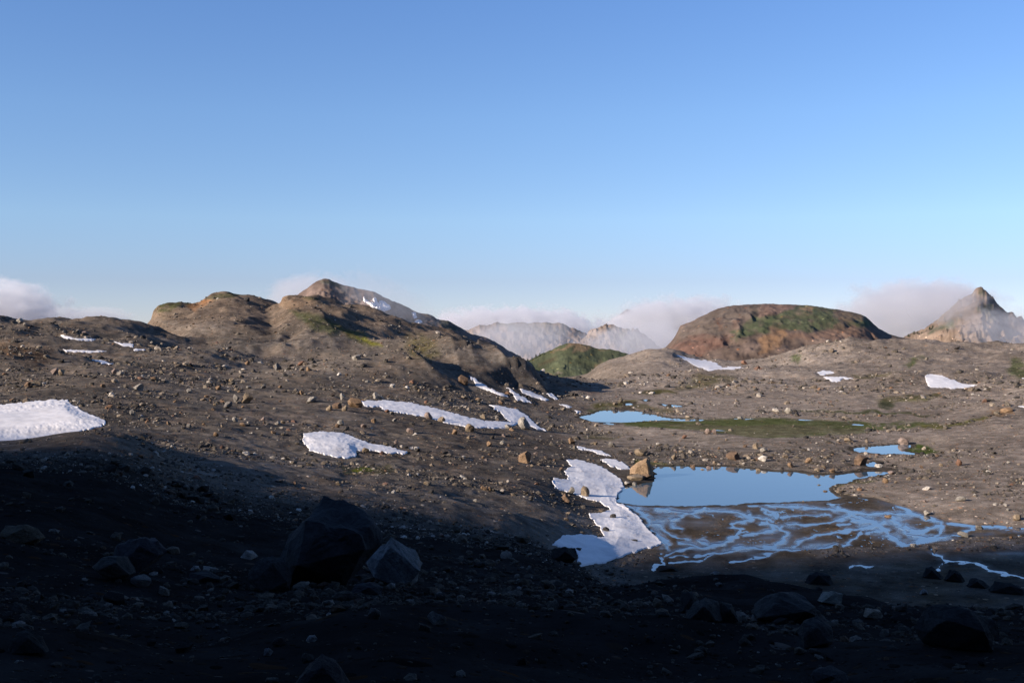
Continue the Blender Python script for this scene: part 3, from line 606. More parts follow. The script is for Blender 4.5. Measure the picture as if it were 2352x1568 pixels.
# ------------------------------------------------------------------ mountains beyond
def mountain(name, pts, D, Wf, Wb, base, paint, seed, pf=1.0, pb=1.2, na=.05, nf=1.0, ncol=300, nrow=110, jit=0, kind='structure', crag=.12, jag=.8):
    a0, a1 = ray(*pts[0])[0], ray(*pts[-1])[0]
    th = np.linspace(a0, a1, ncol); rr = np.concatenate([np.linspace(D - Wf, D, int(nrow * .7))[:-1], np.linspace(D, D + Wb, nrow - int(nrow * .7) + 1)])
    T_, R_ = np.meshgrid(th, rr)
    z = hill(pts, D, Wf, Wb, base, pf, pb, T_, R_, 0, seed, spread=60.)
    x, y = np.sin(T_) * R_, np.cos(T_) * R_
    hh = (z - base)
    dd = np.abs(R_ - D) / Wf; env = np.clip(dd * 5, crag, 1) * np.clip(hh / 25, 0, 1)
    s = D / F * 40 * nf
    rid = 1 - np.abs(fbm(x / s + .5 * fbm(x / s, y / s, 2, seed + 3), y / s * .8, 4, seed))
    z = z + (rid - .65) * env * s * na * 6 + fbm(x / s * 4, y / s * 4, 4, seed + 9) * env * s * .22 * na * 6
    z = z + fbm(x / (s * .16), y / (s * .16), 2, seed + 19) * s * .012
    z = z + jag * D / F * (fbm(T_ * F / 13, R_ / (D * .03), 3, seed + 30) - .25) * np.clip(1 - dd * 4, 0, 1) * np.clip(hh / 20, 0, 1)
    u, v = pix(x, y, z)
    uw_, vw_ = u + 9 * fbm(u / 30, v / 15, 3, seed + 5), v + 5 * fbm(u / 30, v / 15, 3, seed + 6)
    cc = paint(u, v, uw_, vw_, x, y, z)
    V = np.stack([x, y, z], -1).reshape(-1, 3)
    me = mesh_np(name, V, grid_faces(len(rr), ncol)[:, ::-1], cc.reshape(-1, 3))
    o = new_obj(name, me, M_mount, kind=kind); o['_g'] = 0; del o['_g']
    return o, (th, rr, z)
def painter(base, lays, seed):
    def f(u, v, uw_, vw_, x, y, z):
        c_ = np.zeros(u.shape + (3,)); c_[:] = base
        n_ = fbm(u / 40, v / 25, 4, seed)
        c_ = c_ * (1 + .28 * n_)[..., None]
        for P, cl, soft, a in lays:
            m = a * sstep(soft, -soft, sdist(uw_, vw_, P)) * np.clip(1 + .5 * fbm(u / 14, v / 8, 3, seed + 1), 0, 1)
            c_ = c_ * (1 - m[..., None]) + np.array(cl) * m[..., None]
        return c_
    return f
ALL = [(-500, 300), (3000, 300), (3000, 1200), (-500, 1200)]
mts = {}
peak = [(540,800),(600,735),(640,708),(660,694),(690,672),(720,650),(733,643),(745,640),(757,641),(770,648),(800,657),(830,665),(858,669),(880,681),(900,690),(940,707),(960,717),(985,722),(1010,733),(1030,737),(1050,748),(1080,766),(1120,776),(1150,792),(1200,830),(1260,860)]
mts['peak'] = mountain('mountain', peak, 1200, 480, 400, -75, painter((.155,.117,.098), [
    (A2([(500,130),(600,130),(680,230),(640,220),(570,180),(510,170)]), (.055,.062,.040), 3, .9), (A2([(480,150),(520,135),(560,180),(520,180)]), (.26,.24,.2), 3, .5),
    (A2([(1200,390),(1350,430),(1500,480),(1700,600),(1500,560),(1350,500),(1250,450)]), (.24,.155,.105), 5, .8),
    (A2([(1480,470),(1560,480),(1700,570),(1640,590),(1520,520)]), (.045,.055,.04), 3, .9), (A2([(1380,430),(1440,440),(1420,460),(1390,450)]), (.05,.055,.035), 2, .8),
    (A2([(1050,300),(1200,370),(1300,410),(1200,390),(1080,340)]), (.07,.072,.05), 3, .7)], 301), 300, pf=.95, na=.07, ncol=360)
fogA = [(960,850),(1030,790),(1060,765),(1100,746),(1140,742),(1190,740),(1240,740),(1290,744),(1310,752),(1330,757),(1345,764),(1370,780),(1420,800),(1480,850)]
greypatch = [([(1150,745),(1260,740),(1300,760),(1240,800),(1200,790)], (.09,.10,.07), 10, .6), (A3([(0,510),(100,510),(150,570),(60,580)]), (.06,.075,.045), 4, .8), (A3([(0,640),(300,600),(500,700),(400,800),(100,780)]), (.21,.165,.13), 10, .7), (A3([(540,520),(640,560),(600,620),(540,580)]), (.12,.10,.10), 4, .7)]
mts['fogA'] = mountain('mountain', fogA, 2300, 800, 600, -190, painter((.19,.148,.12), greypatch, 311), 310, pf=.9, na=.09, nf=.9, crag=.35, jag=1.6, ncol=330, nrow=115)
fogB = [(1250,830),(1310,790),(1345,768),(1360,757),(1376,750),(1390,746),(1410,748),(1440,752),(1465,757),(1480,765),(1500,782),(1530,810),(1560,850)]
mts['fogB'] = mountain('mountain', fogB, 2000, 600, 500, -170, painter((.175,.14,.115), [
    (A3([(960,600),(1100,560),(1200,620),(1180,740),(1050,700)]), (.07,.08,.055), 6, .9), (A3([(800,600),(900,640),(1000,700),(900,680)]), (.28,.24,.2), 3, .6)], 321), 320, pf=.85, na=.12, nf=.8, crag=.5, jag=2.0, ncol=300, nrow=150)
tip = [(1290,800),(1380,752),(1405,733),(1424,722),(1432,714),(1440,709),(1448,712),(1470,726),(1520,735),(1600,760),(1700,800)]
mts['tip'] = mountain('mountain', tip, 5200, 1500, 1200, -400, painter((.12,.11,.12), [(A3([(900,420),(1100,430),(1150,520),(900,560)]), (.6,.62,.66), 4, .7)], 331), 330, na=.07, nf=.6)
ghill = [(1150,880),(1185,838),(1210,829),(1240,814),(1262,805),(1285,794),(1300,788),(1318,787),(1345,791),(1362,797),(1375,801),(1400,801),(1420,806),(1445,813),(1475,825),(1510,850)]
mts['green'] = mountain('hill', ghill, 720, 170, 160, -60, painter((.064,.075,.043), [
    (A3([(440,760),(590,670),(700,685),(800,700),(780,720),(700,740),(640,760),(660,700),(540,730)]), (.20,.14,.09), 3, .8),
    (A3([(380,930),(520,990),(640,1020),(800,960),(880,840),(820,850),(760,930),(660,960),(560,1000),(440,940)]), (.20,.135,.09), 4, .8),
    (A3([(820,720),(900,715),(960,730),(880,745)]), (.2,.16,.11), 3, .7), (A3([(300,870),(420,850),(480,780),(420,800),(320,850)]), (.085,.06,.035), 6, .6),
    (A3([(130,830),(240,820),(380,920),(360,950),(180,890)]), (.035,.050,.025), 5, .8), (A3([(500,920),(550,930),(530,950),(500,940)]), (.2,.18,.14), 2, .7)], 341), 340, pf=.85, na=.02, nf=1.2)
dome = [(1420,860),(1470,830),(1500,812),(1530,797),(1548,776),(1556,762),(1562,748),(1575,742),(1595,735),(1615,724),(1640,712),(1668,704),(1700,700),(1730,697),(1800,698),(1860,701),(1900,707),(1940,713),(1965,718),(1990,728),(2002,739),(2018,754),(2040,766),(2065,773),(2095,779),(2140,787),(2200,805)]
mts['dome'] = mountain('mountain', dome, 900, 230, 300, -50, painter((.13,.098,.08), [
    (A3([(1500,560),(1700,460),(1900,380),(2100,350),(2160,420),(2050,520),(1850,600),(1700,620),(1520,640)]), (.118,.098,.084), 6, .85),
    (A3([(1850,460),(1900,460),(1880,560),(1840,560)]), (.15,.092,.065), 4, .6), (A3([(1980,480),(2060,480),(1980,560)]), (.155,.095,.07), 4, .6),
    (A3([(1450,720),(1600,620),(1850,620),(2000,620),(1900,700),(1700,800),(1500,760)]), (.135,.078,.060), 6, .8),
    (A3([(1930,600),(2050,540),(2170,440),(2300,440),(2300,560),(2180,590),(2050,640)]), (.068,.086,.046), 4, .9),
    (A4([(0,570),(0,500),(60,450),(200,420),(300,380),(330,350),(480,370),(640,400),(620,440),(660,500),(640,540),(560,560),(420,580),(300,580),(200,560),(100,550),(20,590)]), (.066,.083,.044), 4, .9),
    (A4([(0,340),(160,350),(300,360),(250,390),(100,430),(0,450)]), (.15,.10,.08), 4, .8), (A4([(340,375),(460,380),(470,420),(380,410)]), (.2,.14,.09), 2, .8),
    (A4([(690,480),(760,470),(930,480),(950,520),(860,560),(740,540)]), (.068,.09,.042), 4, .85), (A4([(640,440),(780,410),(880,440),(930,470),(760,480),(680,560),(640,500)]), (.15,.115,.075), 3, .7),
    (A4([(0,620),(100,560),(200,560),(220,620),(120,720),(0,760)]), (.24,.145,.08), 6, .8), (A4([(220,610),(500,580),(640,560),(900,560),(1100,620),(600,640),(250,650)]), (.19,.12,.085), 5, .7),
    (A3([(2130,350),(2200,350),(2180,440),(2140,420)]), (.05,.05,.04), 2, .6)], 351), 350, pf=1.25, na=.022, nf=1.2, ncol=330, nrow=115)
rpk = [(1980,830),(2040,792),(2070,777),(2100,766),(2130,750),(2158,730),(2182,707),(2200,688),(2213,679),(2233,669),(2252,664),(2263,669),(2276,677),(2287,685),(2296,697),(2311,712),(2330,722),(2352,734),(2420,750),(2520,790),(2650,840)]
mts['rpk'] = mountain('mountain', rpk, 1650, 620, 420, -120, painter((.19,.145,.112), [
    (A4([(1780,240),(1870,220),(1910,240),(1890,280),(1820,260)]), (.055,.065,.04), 3, .9), (A4([(1850,360),(1960,330),(1990,400),(2130,500),(1950,450),(1870,420)]), (.06,.08,.05), 4, .9),
    (A4([(1370,600),(1500,530),(1640,460),(1720,440),(1620,520),(1500,580)]), (.06,.075,.05), 4, .8), (A4([(1980,280),(2030,330),(2140,420),(2240,480),(2100,440),(2000,350)]), (.24,.17,.12), 3, .7)], 361), 360, pf=.8, na=.10, nf=.9, ncol=330, nrow=115, crag=.5, jag=1.8)

# snow in the gullies of the far mountains follows further down, with the other snow

# the high ridge on the sunward side whose shadow lies over the foreground
bnd = [(235,985),(420,1055),(600,1105),(800,1135),(1050,1150),(1250,1165),(1420,1195),(1530,1240),(1700,1258),(1950,1258),(2130,1250),(2352,1236)]
TC = -1000.0; tan_e = math.tan(el)
pg = np.concatenate([np.linspace(-2200, 40, 120)[:-1], np.linspace(40, 160, 160)[:-1], np.linspace(160, 520, 30)])
tg = np.linspace(-700, 500, 61)
PG, TG = np.meshgrid(pg, tg)
# height at which the ridge's skyline grazes the sun, against distance across the light: crag, then its talus foot
S = np.interp(PG, [-300, 40, 62, 66, 70, 75.5, 79, 84, 92.6, 124, 132, 172, 260, 520], [420, 60, 16, 9.5, 4, 0, -2.5, -4.4, -5.3, -6.3, -14, -26, -60, -130]) - TC * tan_e
S = np.minimum(S, 620 + 60 * fbm(PG / 300, PG * 0, 4, 400))
S = S + .5 * fbm(PG / 9, PG * 0, 3, 404)
S = np.maximum(S, -80)
zc_ = -80 + (S + 80) * np.clip(1 - np.abs(TG) / np.where(TG < 0, 700, 500), 0, 1) ** .9
zc_ = zc_ + 10 * fbm(PG / 90, TG / 90, 4, 402) * sstep(20, 120, np.abs(TG))
TW = TG + TC
xc, yc = TW * math.cos(ph) - PG * math.sin(ph), TW * math.sin(ph) + PG * math.cos(ph)
Vr = np.stack([xc, yc, zc_], -1).reshape(-1, 3)
cr = np.zeros((len(Vr), 3)); cr[:] = (.085, .075, .065)
new_obj('mountain', mesh_np('ridge', Vr, grid_faces(len(tg), len(pg)), cr), M_mount, kind='structure')

# ------------------------------------------------------------------ snow
SNOWMASK = np.zeros(X.shape)
def snow(P, label, thick=.35, group='snow patches on the moraine', surf=None, sub=2, edge=2.6, cat='snow patch', rmin=5.):
    P = [tuple(map(float, p)) for p in P]; PA = np.array(P)
    cu, cv = PA.mean(0)
    if surf is None:
        thA, rA, ZA = TH[:NV], RR, Z[:, :NV]
        rs = [find(u, v, r0=rmin)[3] for u, v in P]
        rlo, rhi = np.percentile(rs, 10) * .90, np.percentile(rs, 90) * 1.12
    else:
        thA, rA, ZA = surf; rlo, rhi = rA[0], rA[int(len(rA) * .7) - 2]
    a0, a1 = ray(PA[:, 0].min() - 12, cv)[0], ray(PA[:, 0].max() + 12, cv)[0]
    stepu = (thA[1] - thA[0]) / sub
    tq = np.arange(a0, a1, stepu)
    i0, i1 = np.searchsorted(rA, rlo), min(np.searchsorted(rA, rhi) + 1, len(rA) - 1)
    ii = np.arange(i0, i1, 1 / sub); rq = np.interp(ii, np.arange(len(rA)), rA)
    jq = np.clip(np.interp(tq, thA, np.arange(len(thA))), 0, len(thA) - 1.001)
    J, I = np.meshgrid(jq, np.clip(ii, 0, len(rA) - 1.001)); j0, i0_ = J.astype(int), I.astype(int); fj, fi = J - j0, I - i0_
    zb = (ZA[i0_, j0] * (1 - fj) + ZA[i0_, j0 + 1] * fj) * (1 - fi) + (ZA[i0_ + 1, j0] * (1 - fj) + ZA[i0_ + 1, j0 + 1] * fj) * fi
    T_, R_ = np.meshgrid(tq, rq); x, y = np.sin(T_) * R_, np.cos(T_) * R_
    if surf is None and min(zb.shape) > 30: zs = blur(blur(zb, 24, 0, 8), 24, 1, 8)
    else: zs = zb
    u, v = pix(x, y, zb)
    uj, vj = u + 2.6 * fbm(u / 9, v / 5, 3, 501), v + 1.6 * fbm(u / 9, v / 5, 3, 502)
    s = -sdist(uj, vj, P)                      # positive inside
    w_ = sstep(0, edge * 11, s); off = np.where(s > 0, .09 + .55 * thick * w_, s * .09 + .02)
    off = np.maximum(off, -.5 - .0 * s); off = off * (1 if surf is None else 6)
    wz = sstep(2, 14, s); z = zb * (1 - wz) + np.maximum(zs, zb - .25) * wz + off + (s > 0) * .012 * fbm(x / .8, y / .8, 2, 510) * (1 if surf is None else 5) + (0 if surf is None else 1.2 * sstep(-1, 1, s))
    keep = s > -3.5
    kk2 = np.zeros(keep.shape, bool); kk2[np.unravel_index(np.argmax(np.where(keep, s, -1e9)), s.shape)] = True
    while True:                                   # one patch, not its scattered echoes
        nx = kk2.copy(); nx[1:] |= kk2[:-1]; nx[:-1] |= kk2[1:]; nx[:, 1:] |= nx[:, :-1].copy(); nx[:, :-1] |= nx[:, 1:].copy(); nx &= keep
        if nx.sum() == kk2.sum(): break
        kk2 = nx
    keep = kk2
    fq = grid_faces(len(rq), len(tq)); kk = keep.ravel()[fq].all(1); fq = fq[kk]
    if not len(fq): print('EMPTY SNOW', label); return
    used, inv_ = np.unique(fq, return_inverse=True); Vn = np.stack([x, y, z], -1).reshape(-1, 3)[used]
    if surf is None:
        k = np.zeros(X.shape, bool); k[:, :NV] = (RRg[:, :NV] > rlo) & (RRg[:, :NV] < rhi)
        SNOWMASK[k] = np.maximum(SNOWMASK[k], (sdist(UV_U[k], UV_V[k], P) < 2) * 1.)
    return new_obj('snow_patch', mesh_np('snow_patch', Vn, inv_.reshape(fq.shape)[:, ::-1]), M_snow, label, cat, group)
for a_, k_ in SNOWS: snow(*a_, **k_)
G4 = 'snow in the gullies of the far mountains'
snow(A2([(850,285),(900,340),(960,350),(930,310),(950,295),(985,360),(1000,325),(1020,325),(1050,350),(1085,385),(1035,402),(960,385),(900,355),(860,320)]), 'forked snow patch on the flank of the cloud capped peak', .5, G4, surf=mts['peak'][1], sub=4)
snow(A2([(1262,422),(1290,430),(1300,458),(1280,462)]), 'upper small snow patch on the right shoulder of the cloud capped peak', .5, G4, surf=mts['peak'][1], sub=4)
snow(A2([(1290,488),(1335,488),(1345,505),(1310,507)]), 'lower small snow patch on the right shoulder of the cloud capped peak', .5, G4, surf=mts['peak'][1], sub=4)
snow(A2([(1865,645),(1905,645),(1940,675),(1900,680)]), 'white snow spot on the misty slope beyond the gullied ridge', .6, G4, surf=mts['fogA'][1], sub=3)
print('snow done')

# ------------------------------------------------------------------ boulders
def ico(sub):
    import bmesh
    bm = bmesh.new(); bmesh.ops.create_icosphere(bm, subdivisions=sub, radius=1.0)
    V = np.array([v.co[:] for v in bm.verts]); Fc = np.array([[v.index for v in f.verts] for f in bm.faces]); bm.free(); return V, Fc
ICO = {k: ico(k) for k in (1, 2, 3, 4)}
def rock_verts(V, seed, nplanes=11, cut=(.55, .85), rough=.05):
    rg = np.random.RandomState(seed); P = V.copy()
    nrm = rg.normal(size=(nplanes, 3)); nrm /= np.linalg.norm(nrm, axis=1)[:, None]
    for n_ in nrm:
        d = rg.uniform(*cut); k = P @ n_ - d; P = np.where((k > 0)[:, None], P - k[:, None] * n_, P)
    if rough:
        q = P * 2.3 + rg.uniform(0, 50); P = P * (1 + rough * fbm(q[:, 0] + q[:, 2] * .7, q[:, 1] - q[:, 2] * .6, 3, seed))[:, None]
    lo, hi = P.min(0), P.max(0); P = (P - (lo + hi) / 2) / ((hi - lo) / 2)
    P[:, 2] += 1.0       # rests on z = 0, spans x,y -1..1, z 0..2
    return P
ROCKS = []
for k in range(16):
    V, Fc = ICO[3]; P = rock_verts(V, 900 + k, 9 + k % 5, (.45, .82), .045)
    me = mesh_np('boulder', P, Fc, smooth=False); me.materials.append(M_rock); ROCKS.append(me)
BIG = []
for k in range(10):
    V, Fc = ICO[4]; P = rock_verts(V, 950 + k, 8 + k % 4, (.40, .78), .03)
    me = mesh_np('boulder', P, Fc, smooth=False); me.materials.append(M_rock); BIG.append(me)
nb = 0
PLACED = []
def boulder(u0, v0, u1, v1, c_, label, group=None, big=False, mesh=None, sink=.2, rot=None, r0=5., tilt=.15, deep=None, name='boulder'):
    """a boulder whose outline spans u0..u1, v0..v1 in frame units, standing on the ground there"""
    global nb
    uc = (u0 + u1) / 2; vb = v1 - (v1 - v0) * .12
    x, y, z, r = find(uc, vb, r0=r0)
    wd = (u1 - u0) / F * r; ht = (v1 - v0) / F * r
    dp = deep if deep else .5 * (wd + ht) * random.uniform(.8, 1.1)
    me = mesh or (BIG if big else ROCKS)[random.randrange(len(BIG if big else ROCKS))]
    o = bpy.data.objects.new(name, me); col.objects.link(o)
    th = math.atan2(x, y); sx, sy, sz = wd / 2, dp / 2, ht * (1 + sink) / 2
    o.scale = (sx, sy, sz); o.rotation_euler = (random.uniform(-tilt, tilt), random.uniform(-tilt, tilt), -th + (random.choice((0, math.pi)) if rot is None else rot))
    xx, yy = x + math.sin(th) * dp * .35, y + math.cos(th) * dp * .35
    gz = float(height(np.array([xx]), np.array([yy]))[0]); zt = ray(uc, v0)[1] * math.hypot(xx, yy)
    lz = min(gz, z) - ht * sink * .7; sz = max((zt - lz) / 2, ht * .25) if mesh else ht * (1 + sink) / 2
    o.scale = (sx, sy, sz); o.location = (xx, yy, lz)
    j = random.uniform(.9, 1.1); o.color = (c_[0] * j, c_[1] * j, c_[2] * j, 1)
    o['label'] = label; o['category'] = 'boulder'; o['group'] = group or GRP
    nb += 1; PLACED.append((uc, (v0 + v1) / 2, max(u1 - u0, v1 - v0) / 2, r)); return o
PALE, GREY, DARK, TAN, ORG, RED, BRN, WHT, PINK = (.27,.255,.23), (.17,.16,.15), (.05,.05,.052), (.23,.185,.135), (.225,.155,.10), (.18,.105,.075), (.15,.105,.075), (.42,.40,.37), (.24,.19,.17)
GRP = 'boulders on the sunlit moraine'
B = boulder
# readings: left, top, right, bottom, colour, words
for row in [
 (801,916,833,939,ORG,'big rounded orange boulder at the left end of the long snow strip'),
 (763,926,786,940,BRN,'brown boulder second left of the big orange one'),
 (749,933,764,944,TAN,'small tan boulder under the brown boulder left of the big orange one'),
 (785,933,799,945,TAN,'pale tan boulder touching the left foot of the big orange boulder'),
 (705,913,727,926,PALE,'pale slanting boulder well left of the big orange boulder'),
 (781,905,793,920,PALE,'upright pale grey stone just behind the big orange boulder'),
 (856,903,875,918,PALE,'pale boulder above the left part of the long snow strip'),
 (808,817,829,829,PALE,'long pale boulder alone on the upper slope with a black shadow'),
 (683,831,702,840,RED,'rust red boulder high on the middle slope'),
 (702,844,714,853,ORG,'small orange stone right below the rust red boulder'),
 (629,837,646,852,GREY,'grey boulder left of the rust red boulder'),
 (940,874,953,883,RED,'small dark red stone on the upper slope left of the brown gully boulder'),
 (895,883,909,891,WHT,'nearly white stone on the upper slope above the long snow strip'),
 (974,949,994,964,PINK,'pinkish round boulder at the lower edge of the long snow strip'),
 (1006,959,1024,970,TAN,'tan boulder at the lower edge of the long snow strip, right of the pinkish one'),
 (1068,975,1090,994,TAN,'large tan boulder at the lower right edge of the long snow strip'),
 (1037,987,1052,999,ORG,'orange tan boulder left of the large tan one below the long snow strip'),
 (933,984,951,997,PINK,'pinkish grey boulder between the two middle snow patches'),
 (947,994,959,1001,WHT,'white flat stone leaning on the pinkish grey boulder between the snow patches'),
 (1052,864,1075,885,BRN,'big brown boulder at the foot of the dark gullies'),
 (883,941,894,948,RED,'small red boulder under the left part of the long snow strip'),
 (895,945,906,953,PALE,'olive pale stone right of the small red boulder under the long snow strip'),
 (774,966,790,979,PALE,'pale block on top of a heap left above the snow wedge'),
 (768,974,780,983,BRN,'brown block at the foot of the pale block above the snow wedge'),
 (829,974,843,984,PINK,'pinkish stone above the snow wedge'),
 (852,962,864,972,ORG,'orange stone above right of the snow wedge'),
 (906,1012,915,1021,PINK,'round pinkish stone right above the tail of the snow wedge'),
 (1106,952,1118,963,TAN,'tan round stone above the right end of the long snow strip'),
 (1190,962,1218,989,PALE,'tall grey tan boulder throwing a long shadow beside the slanting snow patch'),
 (1159,976,1175,986,PALE,'pale boulder left of the tall one with the long shadow'),
 (1169,983,1182,990,ORG,'low orange boulder left of the tall one with the long shadow'),
 (1137,955,1150,967,GREY,'grey boulder between the long snow strip and the slanting patch'),
 (974,921,987,929,RED,'rust coloured stone above the middle of the long snow strip'),
 (1144,920,1158,930,BRN,'brown stone just above the slanting snow patch'),
 (1091,914,1107,922,ORG,'orange stone above the gap between the two long snow patches'),
 (831,1030,848,1041,TAN,'tan boulder in the notch of the snow wedge'),
 (1117,1015,1130,1026,ORG,'orange brown stone on the slope left of the big orange block'),
 (1191,1040,1221,1066,ORG,'big orange and grey block on the slope left of the snowfield'),
 (1148,1013,1161,1022,PALE,'pale stone upslope of the big orange block'),
 (1056,1092,1068,1100,WHT,'white stone low on the middle slope near the shade edge'),
 (899,1127,910,1134,WHT,'white stone closest to the shade edge in the middle'),
 (770,1107,782,1115,TAN,'tan stone on the dim slope below the lime green moss'),
 (1086,1146,1097,1153,PALE,'pale stone lying right in the shade edge'),
 (972,1106,991,1114,TAN,'flat tan stone on the lower middle slope'),
 (1103,1117,1118,1127,ORG,'orange stone pair, the left one, near the shade edge'),
 (1120,1119,1130,1128,ORG,'orange stone pair, the right one, near the shade edge'),
 (455,1051,473,1059,PALE,'low pale boulder on the dim left slope with a dark shadow'),
 (394,1103,412,1114,TAN,'tan boulder at the dim shade edge on the left'),
 (362,1111,378,1122,BRN,'brown and pale stone left of the tan one at the left shade edge'),
 (308,884,330,899,PALE,'pale boulder with a black right side on the left slope'),
 (297,943,309,956,PALE,'upright pale stone right above the left shade'),
 (554,906,583,929,TAN,'largest tan boulder in the boulder field of the left slope'),
 (537,908,551,926,GREY,'grey upright boulder left of the largest tan boulder'),
 (116,848,134,864,PINK,'pinkish boulder on the far left slope, left one of a pair'),
 (135,851,148,864,TAN,'tan boulder on the far left slope, right one of a pair'),
 (430,894,442,904,PALE,'pale round stone on the left slope'),
 (346,866,367,876,ORG,'orange tan boulder above the pale one with a black side'),
 (189,762,203,770,PINK,'pinkish stone at the top of the left upland by the snow streak'),
 (39,733,53,743,PALE,'pale block near the left skyline'),
 (232,883,243,891,ORG,'orange stone on the left slope above the broad snow patch'),
 (74,878,96,890,TAN,'tan boulder at the left above the broad snow patch'),
 (57,879,71,891,BRN,'brown boulder beside the tan one above the broad snow patch'),
 (257,848,268,860,PINK,'pointed pinkish stone on the far left slope'),
 (513,924,532,940,GREY,'grey boulder left below the largest tan boulder'),
 (532,959,546,970,PALE,'pale stone below the left boulder field'),
 (489,994,502,1003,ORG,'orange stone with a long shadow on the lower left slope'),
 (551,972,565,980,ORG,'orange stone right below the left boulder field'),
 (429,974,440,983,GREY,'grey pointed stone on the lower left slope'),
 (382,969,392,976,ORG,'small orange stone just above the left shade'),
 (562,830,574,840,ORG,'orange tan stone high on the slope above the left boulder field'),
 (1304,1007,1321,1021,ORG,'orange boulder left of the thin snow strip near the pond'),
 (1457,1033,1487,1049,TAN,'wide tan boulder behind the pointed boulder of the pond'),
 (1395,1016,1412,1027,GREY,'grey boulder on the gravel between the two ponds, left part'),
 (1667,1040,1699,1058,BRN,'big brown boulder standing behind the far shore of the wide pond'),
 (1541,1045,1553,1058,TAN,'tan upright stone behind the pond, right of the pointed boulder'),
 (1729,1019,1743,1032,TAN,'tan pointed stone on the gravel behind the pond'),
 (1745,1029,1762,1039,PALE,'pale angular stone on the gravel behind the pond'),
 (1740,1048,1762,1061,WHT,'whitest flat boulder near the far shore of the pond'),
 (1333,1120,1354,1143,TAN,'curved tan stone standing on the lower edge of the snowfield'),
 (1304,1121,1320,1137,PALE,'rounded pale stone at the snowfield, left of the curved tan one'),
 (1293,1136,1311,1157,BRN,'brown block below the rounded pale stone at the snowfield'),
 (1961,1050,1990,1071,BRN,'big brown pinkish boulder beside the tiny pool'),
 (1938,1006,1962,1016,TAN,'flat tan boulder on the gravel above the narrow pool'),
 (2062,1009,2085,1024,PINK,'pinkish boulder standing at the right end of the narrow pool'),
 (2195,1057,2208,1071,RED,'rust red boulder on the right gravel bank'),
 (2009,1066,2026,1074,WHT,'white stone right of the tiny pool'),
 (2026,1100,2040,1111,ORG,'orange stone on the spit at the right end of the pond'),
 (2122,1174,2137,1184,PALE,'pale stone at the water edge under the right bank'),
 (2326,1184,2343,1197,TAN,'tan stone near the water at the right edge of the photo'),
 (1801,938,1819,951,PALE,'pale boulder behind the marsh'),
 (1693,957,1710,964,PALE,'low pale boulder at the left edge of the marsh'),
 (2038,1082,2053,1091,PINK,'pinkish boulder at the right tip of the wide pond'),
 (2200,1223,2222,1234,PALE,'flat pale rocks on the gravel bar across the stream'),
 (2092,1249,2105,1257,WHT,'white stone on the near tip of the gravel bar'),
 (1848,1053,1864,1065,ORG,'orange boulder on the gravel behind the pond, right part'),
 (1808,1064,1822,1074,ORG,'small orange boulder close to the far pond shore'),
 (2194,1142,2217,1153,PALE,'pale greenish boulder on the right gravel bank'),
 (1702,829,1716,838,RED,'dark red boulder above the tail of the far snow patch'),
 (1617,986,1632,998,PINK,'pinkish boulder on the gravel between marsh and pond'),
 (1635,987,1646,999,PINK,'upright pinkish boulder right of its twin between marsh and pond'),
 (1566,1000,1578,1008,RED,'red stone on the gravel between marsh and pond'),
 (2300,938,2325,948,ORG,'flat orange tan outcrop block on the right slope'),
 ]:
    B(*row)
# shore and water stones
GRP = 'stones at the pond shore'
for u0, v0, u1, v1, c_, l in [
 (1608,1077,1620,1085,TAN,'tan stone standing in the water near the far shore, left of two'), (1623,1071,1635,1081,PINK,'pinkish stone at the far shore, right of the one in the water'),
 (1654,1079,1664,1086,PALE,'pale flat stone in the water off the big brown boulder'), (1585,1069,1597,1078,BRN,'brown stone on the far pond shore, left of two in the water'),
 (1877,1113,1890,1120,GREY,'grey stone alone in the wide pond near its right side'), (1890,1126,1901,1131,BRN,'low brown stone in the pond beside the spit'),
 (1735,1077,1748,1086,TAN,'tan stone on the far pond shore under the whitest boulder'), (1870,1076,1884,1085,TAN,'tan stone on the far pond shore toward the right'), (1905,1078,1918,1087,ORG,'orange tan stone on the far pond shore toward the right'),
 (1434,1106,1447,1113,WHT,'white stone in the dark gravel below the pointed boulder'), (1452,1108,1463,1115,PALE,'pale stone in the dark gravel below the pointed boulder'),
 (2032,1183,2048,1188,ORG,'flat orange stone among the braided channels'), (2240,1208,2256,1216,GREY,'grey stone in the stream under the right bank')]:
    B(u0, v0, u1, v1, c_, l)
# stones on the snowfield
GRP = 'dark stones lying on the snowfield'
for u0, v0, u1, v1, l in [(1400,1181,1415,1194,'dark pointed stone high on the shaded snow by the pond'), (1384,1211,1400,1223,'dark stone in the middle of the blue shaded snow'), (1446,1239,1464,1247,'flat dark stones near the right rim of the shaded snow'),
    (1319,1258,1337,1266,'dark flat stone low on the left of the shaded snow'), (1410,1202,1422,1208,'smallest dark stone on the shaded snow'), (1373,1058,1384,1065,'small grey stone near the upper right rim of the snowfield')]:
    B(u0, v0, u1, v1, (.07,.065,.062), l, sink=.05)
